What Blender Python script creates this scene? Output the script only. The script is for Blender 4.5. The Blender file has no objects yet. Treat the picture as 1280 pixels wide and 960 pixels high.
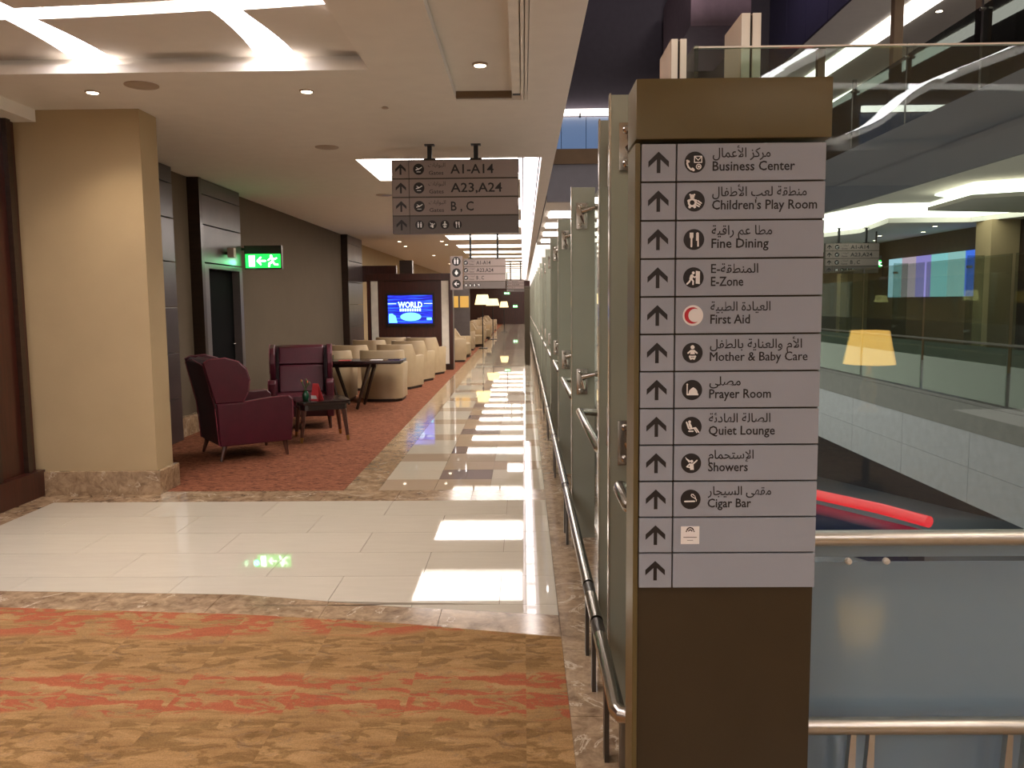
import bpy, bmesh, math, random
from mathutils import Matrix, Vector
random.seed(7)
SC = bpy.context.scene
COL = SC.collection
PI = math.pi
R = math.radians

# ------------------------------------------------------------------ camera, world, exposure
cam = bpy.data.cameras.new('camera')
cam.sensor_width = 36.0
cam.lens = 1031.0 / 1280.0 * 36.0
cam.clip_start = 0.02
cam.clip_end = 300
cam_o = bpy.data.objects.new('camera', cam)
COL.objects.link(cam_o)
cam_o.matrix_world = (Matrix.Translation((0, 0, 1.6)) @ Matrix.Rotation(R(0.83), 4, 'Z')
                      @ Matrix.Rotation(R(90 - 5.65), 4, 'X') @ Matrix.Rotation(R(-0.5), 4, 'Z'))
SC.camera = cam_o
world = bpy.data.worlds.new('world')
SC.world = world
world.use_nodes = True
world.node_tree.nodes['Background'].inputs[0].default_value = (1.0, 0.88, 0.78, 1)
world.node_tree.nodes['Background'].inputs[1].default_value = 1.1
SC.view_settings.view_transform = 'Standard'
SC.view_settings.look = 'None'
SC.view_settings.gamma = 1.0
SC.view_settings.use_curve_mapping = False
SC.view_settings.exposure = 0.32
SC.cycles.max_bounces = 8
SC.cycles.transparent_max_bounces = 24
SC.cycles.caustics_reflective = False
SC.cycles.caustics_refractive = False
SC.cycles.sample_clamp_indirect = 4.0
BAND = 15.0          # strength of the ceiling light bands
STRIP = 8.0         # transverse strips over the corridor
DOWN = 34.0         # downlight watts


# ------------------------------------------------------------------ materials
def lin(c):
    return tuple(((v / 255) / 12.92 if v / 255 <= 0.04045 else (((v / 255) + 0.055) / 1.055) ** 2.4) for v in c) + (1,)


class N:
    def __init__(s, name):
        s.m = bpy.data.materials.new(name)
        s.m.use_nodes = True
        s.t = s.m.node_tree
        s.b = s.t.nodes['Principled BSDF']
        s.out = s.t.nodes['Material Output']

    def n(s, typ, **kw):
        o = s.t.nodes.new(typ)
        for k, v in kw.items():
            setattr(o, k, v)
        return o

    def l(s, a, b):
        s.t.links.new(a, b)

    def coord(s, scale=(1, 1, 1), obj=False, loc=(0, 0, 0)):
        g = s.n('ShaderNodeNewGeometry') if not obj else s.n('ShaderNodeTexCoord')
        mp = s.n('ShaderNodeMapping')
        mp.inputs['Scale'].default_value = scale
        mp.inputs['Location'].default_value = loc
        s.l(g.outputs['Position'] if not obj else g.outputs['Object'], mp.inputs[0])
        return mp.outputs[0]

    def noise(s, vec, scale, detail=4, rough=0.5, dist=0.0):
        o = s.n('ShaderNodeTexNoise')
        o.inputs['Scale'].default_value = scale
        o.inputs['Detail'].default_value = detail
        o.inputs['Roughness'].default_value = rough
        o.inputs['Distortion'].default_value = dist
        s.l(vec, o.inputs['Vector'])
        return o.outputs['Fac']

    def ramp(s, fac, stops, interp='LINEAR'):
        o = s.n('ShaderNodeValToRGB')
        o.color_ramp.interpolation = interp
        e = o.color_ramp.elements
        while len(e) < len(stops):
            e.new(0.5)
        for i, (p, c) in enumerate(stops):
            e[i].position = p
            e[i].color = c
        s.l(fac, o.inputs[0])
        return o.outputs[0]

    def mix(s, fac, a, b, mode='MIX'):
        o = s.n('ShaderNodeMix', data_type='RGBA', blend_type=mode)
        for sock, v in ((o.inputs[0], fac), (o.inputs[6], a), (o.inputs[7], b)):
            if isinstance(v, (int, float, tuple)):
                sock.default_value = v
            else:
                s.l(v, sock)
        return o.outputs[2]

    def bump(s, h, strength=0.3, dist=0.005):
        o = s.n('ShaderNodeBump')
        o.inputs['Strength'].default_value = strength
        o.inputs['Distance'].default_value = dist
        s.l(h, o.inputs['Height'])
        s.l(o.outputs[0], s.b.inputs['Normal'])


def plain(name, rgb, rough=0.6, metal=0.0, var=0.08, scale=6.0, spec=0.5, coat=0.0, bump=0.0):
    a = N(name)
    c = lin(rgb)
    v = a.coord()
    f = a.noise(v, scale, 3)
    lo = tuple(x * (1 - var) for x in c[:3]) + (1,)
    hi = tuple(min(1, x * (1 + var)) for x in c[:3]) + (1,)
    a.l(a.ramp(f, [(0.3, lo), (0.7, hi)]), a.b.inputs['Base Color'])
    a.b.inputs['Roughness'].default_value = rough
    a.b.inputs['Metallic'].default_value = metal
    a.b.inputs['Specular IOR Level'].default_value = spec
    a.b.inputs['Coat Weight'].default_value = coat
    if bump:
        a.bump(a.noise(v, 220, 2), bump, 0.002)
    return a.m


def fabric(name, rgb, weave=450, var=0.12, rough=0.85):
    a = N(name)
    c = lin(rgb)
    v = a.coord((1, 1, 0.15))
    w = a.noise(v, weave, 2)
    f = a.noise(a.coord(), 2.5, 3)
    lo = tuple(x * (1 - var) for x in c[:3]) + (1,)
    hi = tuple(min(1, x * (1 + var)) for x in c[:3]) + (1,)
    col = a.mix(0.4, a.ramp(f, [(0.3, lo), (0.7, hi)]), a.ramp(w, [(0.3, lo), (0.7, hi)]))
    a.l(col, a.b.inputs['Base Color'])
    a.b.inputs['Roughness'].default_value = rough
    a.b.inputs['Specular IOR Level'].default_value = 0.25
    a.bump(w, 0.25, 0.002)
    return a.m


def wood(name, rgb, rough=0.3, axis=(9, 9, 0.7), coat=0.3):
    a = N(name)
    c = lin(rgb)
    v = a.coord(axis)
    f = a.noise(v, 3.0, 6, 0.6, 0.8)
    lo = tuple(x * 0.6 for x in c[:3]) + (1,)
    hi = tuple(min(1, x * 1.35) for x in c[:3]) + (1,)
    a.l(a.ramp(f, [(0.3, lo), (0.7, hi)]), a.b.inputs['Base Color'])
    a.b.inputs['Roughness'].default_value = rough
    a.b.inputs['Coat Weight'].default_value = coat
    a.b.inputs['Coat Roughness'].default_value = 0.15
    return a.m


def marble(name, rough=0.12):
    a = N(name)
    v = a.coord((1, 1, 1))
    big = a.noise(v, 3.2, 8, 0.65, 1.2)
    fine = a.noise(v, 14, 8, 0.7, 0.6)
    vein = a.noise(v, 2.6, 10, 0.62, 2.2)
    base = a.ramp(big, [(0.30, lin((98, 76, 56))), (0.50, lin((150, 122, 92))), (0.68, lin((190, 162, 128)))])
    base = a.mix(0.45, base, a.ramp(fine, [(0.35, lin((94, 72, 56))), (0.65, lin((200, 174, 140)))]))
    vm = a.ramp(vein, [(0.585, (0, 0, 0, 1)), (0.61, (1, 1, 1, 1)), (0.625, (0, 0, 0, 1))])
    col = a.mix(vm, base, lin((205, 186, 160)))
    a.l(col, a.b.inputs['Base Color'])
    a.b.inputs['Roughness'].default_value = rough
    return a.m


def tile_mat(name, rgb, rough=0.025):
    a = N(name)
    c = lin(rgb)
    oi = a.n('ShaderNodeObjectInfo')
    f = a.noise(a.coord((1, 6, 1)), 3.0, 5, 0.6)
    lo = tuple(x * 0.93 for x in c[:3]) + (1,)
    hi = tuple(min(1, x * 1.04) for x in c[:3]) + (1,)
    col = a.ramp(f, [(0.3, lo), (0.7, hi)])
    col = a.mix(0.5, col, a.ramp(oi.outputs['Random'], [(0.0, tuple(x * 0.93 for x in c[:3]) + (1,)), (1.0, tuple(min(1, x * 1.05) for x in c[:3]) + (1,))]))
    a.l(col, a.b.inputs['Base Color'])
    a.b.inputs['Roughness'].default_value = rough
    a.b.inputs['Specular IOR Level'].default_value = 0.6
    return a.m


def near_carpet():
    a = N('golden_carpet')
    # carpet tiles shift the pattern from tile to tile
    g = a.n('ShaderNodeNewGeometry')
    sx = a.n('ShaderNodeSeparateXYZ')
    a.l(g.outputs['Position'], sx.inputs[0])

    def math_(op, x, y=None):
        o = a.n('ShaderNodeMath', operation=op)
        for i, v in enumerate((x, y)):
            if v is None:
                continue
            if isinstance(v, (int, float)):
                o.inputs[i].default_value = v
            else:
                a.l(v, o.inputs[i])
        return o.outputs[0]
    tx = math_('FLOOR', math_('MULTIPLY', sx.outputs[0], 1 / 0.48))
    fx_ = math_('SUBTRACT', sx.outputs[0], math_('MULTIPLY', tx, 0.48))          # the print repeats on every carpet tile
    odd = math_('FLOORED_MODULO', tx, 2.0)
    cv = a.n('ShaderNodeCombineXYZ')
    a.l(math_('ADD', fx_, math_('MULTIPLY', odd, 0.9)), cv.inputs[0])
    a.l(math_('ADD', sx.outputs[1], math_('MULTIPLY', odd, 0.03)), cv.inputs[1])
    wob = math_('MULTIPLY', a.noise(a.coord((1.2, 2, 1)), 1.5, 2), 2.4)
    band = math_('ADD', math_('MULTIPLY', math_('SINE', math_('ADD', math_('MULTIPLY', sx.outputs[1], 2 * PI / 0.8), wob)), 0.5), 0.5)

    def mp(scale, loc):
        m = a.n('ShaderNodeMapping')
        m.inputs['Scale'].default_value = scale
        m.inputs['Location'].default_value = loc
        a.l(cv.outputs[0], m.inputs[0])
        return m.outputs[0]
    gold = a.ramp(a.noise(mp((2.0, 10, 1), (0, 0, 3)), 1.6, 5, 0.6, 0.8),
                  [(0.3, lin((134, 102, 64))), (0.55, lin((156, 122, 80))), (0.75, lin((172, 138, 94)))])
    red = a.ramp(a.noise(mp((3.4, 8.5, 1), (7, 2, 0)), 1.5, 5, 0.6, 0.9), [(0.49, (0, 0, 0, 1)), (0.53, (1, 1, 1, 1))])
    olive = a.ramp(a.noise(mp((3.6, 9, 1), (1, 9, 0)), 1.6, 5, 0.6, 0.9), [(0.50, (0, 0, 0, 1)), (0.55, (1, 1, 1, 1))])
    grey = a.ramp(a.noise(mp((4.0, 7, 1), (4, 5, 2)), 1.6, 8, 0.8, 0.8), [(0.54, (0, 0, 0, 1)), (0.62, (1, 1, 1, 1))])
    rmask = a.mix(1.0, red, a.ramp(band, [(0.45, (0, 0, 0, 1)), (0.65, (1, 1, 1, 1))]), 'MULTIPLY')
    omask = a.mix(1.0, olive, a.ramp(band, [(0.35, (1, 1, 1, 1)), (0.5, (0.0, 0.0, 0.0, 1))]), 'MULTIPLY')
    c = a.mix(a.mix(1.0, grey, (0.55, 0.55, 0.55, 1), 'MULTIPLY'), gold, lin((120, 98, 76)))
    c = a.mix(a.mix(1.0, omask, (0.5, 0.5, 0.5, 1), 'MULTIPLY'), c, lin((96, 72, 34)))
    c = a.mix(a.mix(1.0, rmask, (0.66, 0.66, 0.66, 1), 'MULTIPLY'), c, lin((160, 70, 50)))
    pile = a.noise(a.coord(), 190, 2, 0.6)
    c = a.mix(0.3, c, a.ramp(pile, [(0.3, (0.15, 0.13, 0.11, 1)), (0.7, (0.72, 0.68, 0.62, 1))]), 'OVERLAY')
    a.l(c, a.b.inputs['Base Color'])
    a.b.inputs['Roughness'].default_value = 0.95
    a.b.inputs['Specular IOR Level'].default_value = 0.1
    a.bump(pile, 0.6, 0.004)
    return a.m


def lounge_carpet():
    a = N('russet_carpet')
    f = a.noise(a.coord((5, 11, 1)), 2.6, 5, 0.6, 1.5)
    c = a.ramp(f, [(0.36, lin((88, 50, 36))), (0.48, lin((126, 78, 56))), (0.62, lin((150, 98, 72)))])
    pile = a.noise(a.coord(), 160, 2)
    c = a.mix(0.3, c, a.ramp(pile, [(0.3, (0.15, 0.12, 0.11, 1)), (0.7, (0.7, 0.64, 0.6, 1))]), 'OVERLAY')
    a.l(c, a.b.inputs['Base Color'])
    a.b.inputs['Roughness'].default_value = 0.95
    a.b.inputs['Specular IOR Level'].default_value = 0.1
    a.bump(pile, 0.5, 0.003)
    return a.m


def emit(name, rgb, strength):
    a = N(name)
    a.b.inputs['Base Color'].default_value = (0.1, 0.1, 0.1, 1)
    a.b.inputs['Emission Color'].default_value = lin(rgb)
    a.b.inputs['Emission Strength'].default_value = strength
    return a.m


def glass(name, tint=(235, 245, 240), refl=1.0):
    a = N(name)
    tr = a.n('ShaderNodeBsdfTransparent')
    tr.inputs[0].default_value = lin(tint)
    gl = a.n('ShaderNodeBsdfGlossy')
    gl.inputs['Roughness'].default_value = 0.0
    fr = a.n('ShaderNodeFresnel')
    gm = a.n('ShaderNodeNewGeometry')
    mr = a.n('ShaderNodeMapRange')          # the back face sees the same air-to-glass index as the front
    mr.inputs['To Min'].default_value = 1.5
    mr.inputs['To Max'].default_value = 1 / 1.5
    a.l(gm.outputs['Backfacing'], mr.inputs['Value'])
    a.l(mr.outputs[0], fr.inputs[0])
    mx = a.n('ShaderNodeMixShader')
    a.l(fr.outputs[0], mx.inputs[0])
    a.l(tr.outputs[0], mx.inputs[1])
    a.l(gl.outputs[0], mx.inputs[2])
    a.l(mx.outputs[0], a.out.inputs[0])
    return a.m


def frosted(name, rgb, thru=0.35, rough=0.35):
    a = N(name)
    a.b.inputs['Base Color'].default_value = lin(rgb)
    a.b.inputs['Roughness'].default_value = rough
    tl = a.n('ShaderNodeBsdfTranslucent')
    tl.inputs[0].default_value = lin(rgb)
    mx = a.n('ShaderNodeMixShader')
    mx.inputs[0].default_value = thru
    a.l(a.b.outputs[0], mx.inputs[1])
    a.l(tl.outputs[0], mx.inputs[2])
    a.l(mx.outputs[0], a.out.inputs[0])
    return a.m


M = {}
M['ceiling'] = plain('ceiling_plaster', (232, 226, 216), 0.9, var=0.02)
M['ceiling2'] = plain('ceiling_panel', (228, 222, 212), 0.9, var=0.02)
M['fabric_wall'] = fabric('tan_wall_fabric', (174, 152, 116), 500, 0.06)
M['fabric_wall2'] = fabric('taupe_wall_fabric', (98, 85, 68), 500, 0.06)
M['slate'] = plain('dark_slate_panel', (72, 60, 58), 0.28, var=0.25, scale=3)
M['slate_trim'] = plain('grey_door_frame', (92, 84, 82), 0.35)
M['black'] = plain('black', (14, 12, 12), 0.5)
M['door'] = plain('black_door', (10, 8, 8), 0.9, spec=0.1)
M['wood'] = wood('dark_red_wood', (62, 26, 18))
M['wood_h'] = wood('dark_brown_wood', (46, 30, 22), axis=(0.7, 9, 9))
M['marble'] = marble('brown_marble')
M['grout'] = plain('grout', (120, 104, 88), 0.7)
M['tile_white'] = tile_mat('white_tile', (200, 190, 170))
M['tile_tan'] = tile_mat('tan_tile', (178, 158, 134))
M['tile_grey'] = tile_mat('grey_tile', (130, 116, 112))
M['carpet'] = near_carpet()
M['carpet2'] = lounge_carpet()
M['band'] = emit('light_band', (255, 246, 250), BAND)
M['strip'] = emit('light_strip', (255, 244, 236), STRIP)
M['cove'] = emit('cove_glow', (255, 238, 240), 2.2)
M['cove2'] = emit('cove_light', (255, 246, 235), 3.0)
M['lens'] = emit('lamp_lens', (255, 236, 205), 9.0)
M['trim'] = plain('lamp_trim', (170, 150, 132), 0.4)
M['bronze'] = plain('bronze_paint', (98, 86, 52), 0.38, metal=0.25, var=0.05)
M['bronze_d'] = plain('dark_bronze_paint', (62, 52, 36), 0.35, metal=0.3, var=0.06)
M['plate'] = plain('grey_taupe_sign_plate', (150, 156, 166), 0.45, var=0.02)
M['plate_h'] = plain('taupe_hanging_plate', (140, 124, 118), 0.45, var=0.02)
M['plate_d'] = plain('dark_sign_plate', (98, 88, 84), 0.45, var=0.02)
M['ink'] = plain('black_print', (24, 18, 17), 0.5, var=0)
M['ink2'] = plain('grey_print', (56, 46, 43), 0.5, var=0)
M['white'] = plain('white_print', (236, 234, 232), 0.5, var=0)
M['red'] = plain('red_print', (186, 34, 48), 0.5, var=0)
M['steel'] = plain('brushed_steel', (176, 170, 160), 0.22, metal=1.0, var=0.05, scale=30)
M['steel_warm'] = plain('warm_steel_rail', (200, 196, 188), 0.32, metal=1.0, var=0.04, scale=30)
M['steel_d'] = plain('dark_steel', (90, 84, 78), 0.35, metal=0.9)
M['fin'] = plain('pale_green_fin', (150, 152, 136), 0.25, metal=0.0, var=0.06, scale=2, spec=0.8)
M['fin_edge'] = plain('steel_fin_edge', (205, 198, 180), 0.2, metal=0.7)
M['post'] = plain('ivory_post', (226, 218, 204), 0.4)
M['ivory'] = plain('edge_highlight', (250, 246, 238), 0.4, var=0)
M['glass'] = glass('clear_glass')
M['glass_g'] = glass('green_glass', (226, 232, 227))
M['glass_b'] = glass('smoked_glass', (150, 154, 152))
M['frost'] = frosted('frosted_glass', (206, 204, 232), 0.3, 0.6)
M['frost_g'] = frosted('green_frosted_glass', (134, 138, 132), 0.4)
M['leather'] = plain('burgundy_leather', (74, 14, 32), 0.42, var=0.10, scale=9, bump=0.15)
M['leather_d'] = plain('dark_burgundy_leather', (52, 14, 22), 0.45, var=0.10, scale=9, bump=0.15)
M['piping'] = plain('pale_piping', (124, 52, 66), 0.5)
M['tub'] = plain('beige_leather', (172, 150, 118), 0.45, var=0.06, bump=0.1)
M['tub_d'] = plain('brown_plinth', (46, 30, 24), 0.5)
M['table'] = wood('dark_table_wood', (40, 24, 22), 0.18, axis=(0.8, 6, 6))
M['leg'] = wood('brown_leg_wood', (84, 48, 36), 0.35, axis=(6, 6, 0.6))
M['brass'] = plain('brass', (176, 140, 84), 0.3, metal=1.0)
M['shade'] = emit('glowing_shade', (255, 222, 150), 2.0)
M['shade_near'] = emit('warm_shade', (255, 196, 96), 9.0)
M['green_lit'] = emit('green_exit_light', (10, 200, 60), 2.4)
M['white_lit'] = emit('white_exit_symbol', (235, 255, 240), 3.5)
M['atrium'] = plain('atrium_ceiling', (104, 86, 92), 0.8)
M['atrium_d'] = plain('atrium_dark', (58, 52, 60), 0.7)
M['fascia'] = plain('pale_grey_fascia', (118, 116, 124), 0.6, var=0.04)
M['clad'] = plain('grey_cladding', (134, 132, 142), 0.35)
M['fascia_d'] = plain('dark_grey_edge', (96, 92, 92), 0.5)
M['purple'] = plain('violet_panel', (46, 42, 66), 0.4)
M['brown'] = plain('brown_wall', (104, 80, 54), 0.6)
M['blue_lit'] = emit('blue_window', (92, 124, 168), 0.55)
M['redglow'] = emit('red_neon', (230, 14, 36), 1.0)
M['navy'] = plain('navy_front', (20, 26, 62), 0.2)
M['leaf'] = plain('leaf', (60, 84, 30), 0.5)
M['orange'] = plain('orange_petal', (190, 96, 30), 0.6)
M['green_vase'] = plain('green_vase', (20, 74, 46), 0.15)
M['card'] = plain('red_card', (206, 66, 70), 0.5)


# ------------------------------------------------------------------ geometry helpers
def mesh_obj(name, bm, mat, parent=None, smooth=False):
    me = bpy.data.meshes.new(name)
    bmesh.ops.recalc_face_normals(bm, faces=bm.faces)
    if smooth:
        for f in bm.faces:
            f.smooth = True
    bm.to_mesh(me)
    bm.free()
    if isinstance(mat, (list, tuple)):
        for m_ in mat:
            me.materials.append(m_)
    else:
        me.materials.append(mat)
    if smooth:
        try:
            me.set_sharp_from_angle(angle=R(38))
        except Exception:
            pass
    o = bpy.data.objects.new(name, me)
    COL.objects.link(o)
    if parent is not None:
        o.parent = parent
    return o


def add_box(bm, x0, x1, y0, y1, z0, z1, bev=0.0, mi=0):
    b = bmesh.new() if bev else bm
    vs = [b.verts.new(p) for p in ((x0, y0, z0), (x1, y0, z0), (x1, y1, z0), (x0, y1, z0), (x0, y0, z1), (x1, y0, z1), (x1, y1, z1), (x0, y1, z1))]
    for f in ((0, 3, 2, 1), (4, 5, 6, 7), (0, 1, 5, 4), (1, 2, 6, 5), (2, 3, 7, 6), (3, 0, 4, 7)):
        fc = b.faces.new([vs[i] for i in f])
        fc.material_index = mi
    if bev:
        bmesh.ops.bevel(b, geom=b.edges[:], offset=bev, segments=2, profile=0.7, affect='EDGES')
        merge(bm, b)
    return bm


def merge(bm, b, mat=None):
    vm = {}
    for v in b.verts:
        vm[v] = bm.verts.new(mat @ v.co if mat else v.co)
    for f in b.faces:
        try:
            nf = bm.faces.new([vm[v] for v in f.verts])
            nf.material_index = f.material_index
        except ValueError:
            pass
    b.free()


def box(name, x0, x1, y0, y1, z0, z1, mat, parent=None, bev=0.0, smooth=False):
    return mesh_obj(name, add_box(bmesh.new(), x0, x1, y0, y1, z0, z1, bev), mat, parent, smooth)


def add_tube(bm, p0, p1, r0, r1=None, seg=12, caps=True):
    r1 = r0 if r1 is None else r1
    p0, p1 = Vector(p0), Vector(p1)
    d = (p1 - p0).normalized()
    u = d.orthogonal().normalized()
    w = d.cross(u)
    a, b = [], []
    for i in range(seg):
        t = 2 * PI * i / seg
        k = u * math.cos(t) + w * math.sin(t)
        a.append(bm.verts.new(p0 + k * r0))
        b.append(bm.verts.new(p1 + k * r1))
    for i in range(seg):
        j = (i + 1) % seg
        bm.faces.new((a[i], a[j], b[j], b[i]))
    if caps:
        bm.faces.new(a[::-1])
        bm.faces.new(b)
    return bm


def add_path(bm, pts, r, seg=8):
    pts = [Vector(p) for p in pts]
    rings = []
    for i, p in enumerate(pts):
        d = (pts[min(i + 1, len(pts) - 1)] - pts[max(i - 1, 0)]).normalized()
        ref = Vector((0, 0, 1)) if abs(d.z) < 0.95 else Vector((1, 0, 0))
        u = d.cross(ref).normalized()
        w = d.cross(u)
        rings.append([bm.verts.new(p + (u * math.cos(2 * PI * k / seg) + w * math.sin(2 * PI * k / seg)) * r) for k in range(seg)])
    for a, b in zip(rings, rings[1:]):
        for k in range(seg):
            j = (k + 1) % seg
            bm.faces.new((a[k], a[j], b[j], b[k]))
    bm.faces.new(rings[0][::-1])
    bm.faces.new(rings[-1])
    return bm


def add_lathe(bm, prof, seg=24, c=(0, 0, 0)):
    rings = []
    for r, z in prof:
        rings.append([bm.verts.new((c[0] + r * math.cos(2 * PI * k / seg), c[1] + r * math.sin(2 * PI * k / seg), c[2] + z)) for k in range(seg)])
    for a, b in zip(rings, rings[1:]):
        for k in range(seg):
            j = (k + 1) % seg
            bm.faces.new((a[k], a[j], b[j], b[k]))
    bm.faces.new(rings[0][::-1])
    bm.faces.new(rings[-1])
    return bm


def add_prism(bm, prof, a0, a1, axis='X', bev=0.0, seg=2):
    """extrude a 2-D outline along an axis; outline is (y,z) for X, (x,z) for Y, (x,y) for Z"""
    b = bmesh.new()

    def P(u, v, t):
        return {'X': (t, u, v), 'Y': (u, t, v), 'Z': (u, v, t)}[axis]
    lo = [b.verts.new(P(u, v, a0)) for u, v in prof]
    hi = [b.verts.new(P(u, v, a1)) for u, v in prof]
    n = len(prof)
    b.faces.new(lo[::-1])
    b.faces.new(hi)
    for i in range(n):
        j = (i + 1) % n
        b.faces.new((lo[i], lo[j], hi[j], hi[i]))
    bmesh.ops.recalc_face_normals(b, faces=b.faces)
    if bev:
        bmesh.ops.bevel(b, geom=b.edges[:], offset=bev, segments=seg, profile=0.7, affect='EDGES', clamp_overlap=True)
    merge(bm, b)
    return bm


def tag(o, label, cat=None, group=None, kind=None):
    o['label'] = label
    if cat:
        o['category'] = cat
    if group:
        o['group'] = group
    if kind:
        o['kind'] = kind
    return o


def thing(name, label, cat, loc=(0, 0, 0), rz=0.0, group=None):
    o = bpy.data.objects.new(name, None)
    o.empty_display_size = 0.1
    COL.objects.link(o)
    o.location = loc
    o.rotation_euler = (0, 0, rz)
    return tag(o, label, cat, group)


def struct(o, label=None):
    o['kind'] = 'structure'
    if label:
        o['label'] = label
    return o


KIDS = {}


def dup(root, loc, rz, label, group=None):
    c = root.copy()
    COL.objects.link(c)
    c.location = loc
    c.rotation_euler = (0, 0, rz)
    c['label'] = label
    if group:
        c['group'] = group

    def rec(src, dst):
        for ch in src.children:
            d = ch.copy()
            COL.objects.link(d)
            d.parent = dst
            rec(ch, d)
    rec(root, c)
    return c


ORD = ['first', 'second', 'third', 'fourth', 'fifth', 'sixth', 'seventh', 'eighth', 'ninth', 'tenth', 'eleventh', 'twelfth',
       'thirteenth', 'fourteenth', 'fifteenth', 'sixteenth', 'seventeenth', 'eighteenth', 'nineteenth', 'twentieth',
       'twenty-first', 'twenty-second', 'twenty-third', 'twenty-fourth', 'twenty-fifth', 'twenty-sixth', 'twenty-seventh']

# ------------------------------------------------------------------ Arabic shaping into presentation forms, drawn left to right
AR = {'ا': (0xFE8D, 2), 'أ': (0xFE83, 2), 'إ': (0xFE87, 2), 'ب': (0xFE8F, 4), 'ة': (0xFE93, 2), 'ت': (0xFE95, 4), 'ج': (0xFE9D, 4),
      'ح': (0xFEA1, 4), 'د': (0xFEA9, 2), 'ر': (0xFEAD, 2), 'ز': (0xFEAF, 2), 'س': (0xFEB1, 4), 'ص': (0xFEB9, 4), 'ط': (0xFEC1, 4),
      'ع': (0xFEC9, 4), 'ف': (0xFED1, 4), 'ق': (0xFED5, 4), 'ك': (0xFED9, 4), 'ل': (0xFEDD, 4), 'م': (0xFEE1, 4), 'ن': (0xFEE5, 4),
      'ه': (0xFEE9, 4), 'و': (0xFEED, 2), 'ى': (0xFEEF, 2), 'ي': (0xFEF1, 4), 'ئ': (0xFE89, 4)}
LA = {'أ': 0xFEF7, 'إ': 0xFEF9, 'ا': 0xFEFB}


def shape(s):
    words = s.split(' ')
    out = []
    for w in words:
        latin = ''
        if '-' in w:
            w, latin = w.split('-')
        g = []
        i = 0
        prev = False
        while i < len(w):
            ch = w[i]
            if ch == 'ل' and i + 1 < len(w) and w[i + 1] in LA:
                g.append(chr(LA[w[i + 1]] + (1 if prev else 0)))
                prev = False
                i += 2
                continue
            base, nf = AR[ch]
            nxt = i + 1 < len(w) and nf == 4
            form = (3 if nxt else 1) if prev else (2 if nxt else 0)
            if nf == 2:
                form = 1 if prev else 0
            g.append(chr(base + form))
            prev = nf == 4 and i + 1 < len(w)
            i += 1
        out.append((latin + '-' if latin else '') + ''.join(reversed(g)))
    return ' '.join(reversed(out))


TXT = {}


def text_mesh(body, bold=0.0):
    k = (body, bold)
    if k in TXT:
        return TXT[k]
    c = bpy.data.curves.new('lettering', 'FONT')
    c.body = body
    c.resolution_u = 2
    c.offset = bold
    o = bpy.data.objects.new('lettering', c)
    COL.objects.link(o)
    bpy.context.view_layer.update()
    me = bpy.data.meshes.new_from_object(o.evaluated_get(bpy.context.evaluated_depsgraph_get()))
    bpy.data.objects.remove(o)
    bpy.data.curves.remove(c)
    xs = [v.co.x for v in me.vertices] or [0, 1]
    TXT[k] = ([v.co.copy() for v in me.vertices], [tuple(p.vertices) for p in me.polygons], min(xs), max(xs))
    bpy.data.meshes.remove(me)
    return TXT[k]


class Print:
    """flat print on a plane y = const that faces -Y: polygons collected in one mesh"""

    def __init__(s, y):
        s.bm = bmesh.new()
        s.y = y

    def poly(s, pts, cx=0, cz=0, k=1.0, dy=0.0):
        f = [s.bm.verts.new((cx + p[0] * k, s.y - dy, cz + p[1] * k)) for p in pts]
        s.bm.faces.new(f)

    def disc(s, cx, cz, r, seg=32, dy=0.0):
        s.poly([(math.cos(2 * PI * i / seg), math.sin(2 * PI * i / seg)) for i in range(seg)], cx, cz, r, dy)

    def ring(s, cx, cz, r, w, a0=0, a1=2 * PI, seg=20, k=1.0, ox=0, oz=0, dy=0.0):
        for i in range(seg):
            t0 = a0 + (a1 - a0) * i / seg
            t1 = a0 + (a1 - a0) * (i + 1) / seg
            s.poly([(cx + math.cos(t0) * r, cz + math.sin(t0) * r), (cx + math.cos(t1) * r, cz + math.sin(t1) * r),
                    (cx + math.cos(t1) * (r - w), cz + math.sin(t1) * (r - w)), (cx + math.cos(t0) * (r - w), cz + math.sin(t0) * (r - w))], ox, oz, k, dy)

    def line(s, pts, w, cx=0, cz=0, k=1.0, dy=0.0):
        for (x0, z0), (x1, z1) in zip(pts, pts[1:]):
            dx, dz = x1 - x0, z1 - z0
            L = math.hypot(dx, dz) or 1
            nx, nz = -dz / L * w / 2, dx / L * w / 2
            s.poly([(x0 + nx, z0 + nz), (x0 - nx, z0 - nz), (x1 - nx, z1 - nz), (x1 + nx, z1 + nz)], cx, cz, k, dy)
        for i, (x0, z0) in enumerate(pts):
            dy += 0.00004
            s.poly([(x0 + math.cos(2 * PI * i / 8) * w / 2, z0 + math.sin(2 * PI * i / 8) * w / 2) for i in range(8)], cx, cz, k, dy)

    def text(s, body, x, z, size, width=None, bold=0.0):
        vs, fs, a, b = text_mesh(body, bold)
        sx = width / (b - a) if width else size
        m = [s.bm.verts.new((x + (v.x - a) * sx, s.y, z + v.y * size)) for v in vs]
        for f in fs:
            try:
                s.bm.faces.new([m[i] for i in f])
            except ValueError:
                pass

    def done(s, name, mat, parent):
        me = bpy.data.meshes.new(name)
        bmesh.ops.recalc_face_normals(s.bm, faces=s.bm.faces)
        s.bm.to_mesh(me)
        s.bm.free()
        me.materials.append(mat)
        o = bpy.data.objects.new(name, me)
        COL.objects.link(o)
        o.parent = parent
        return o


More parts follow.
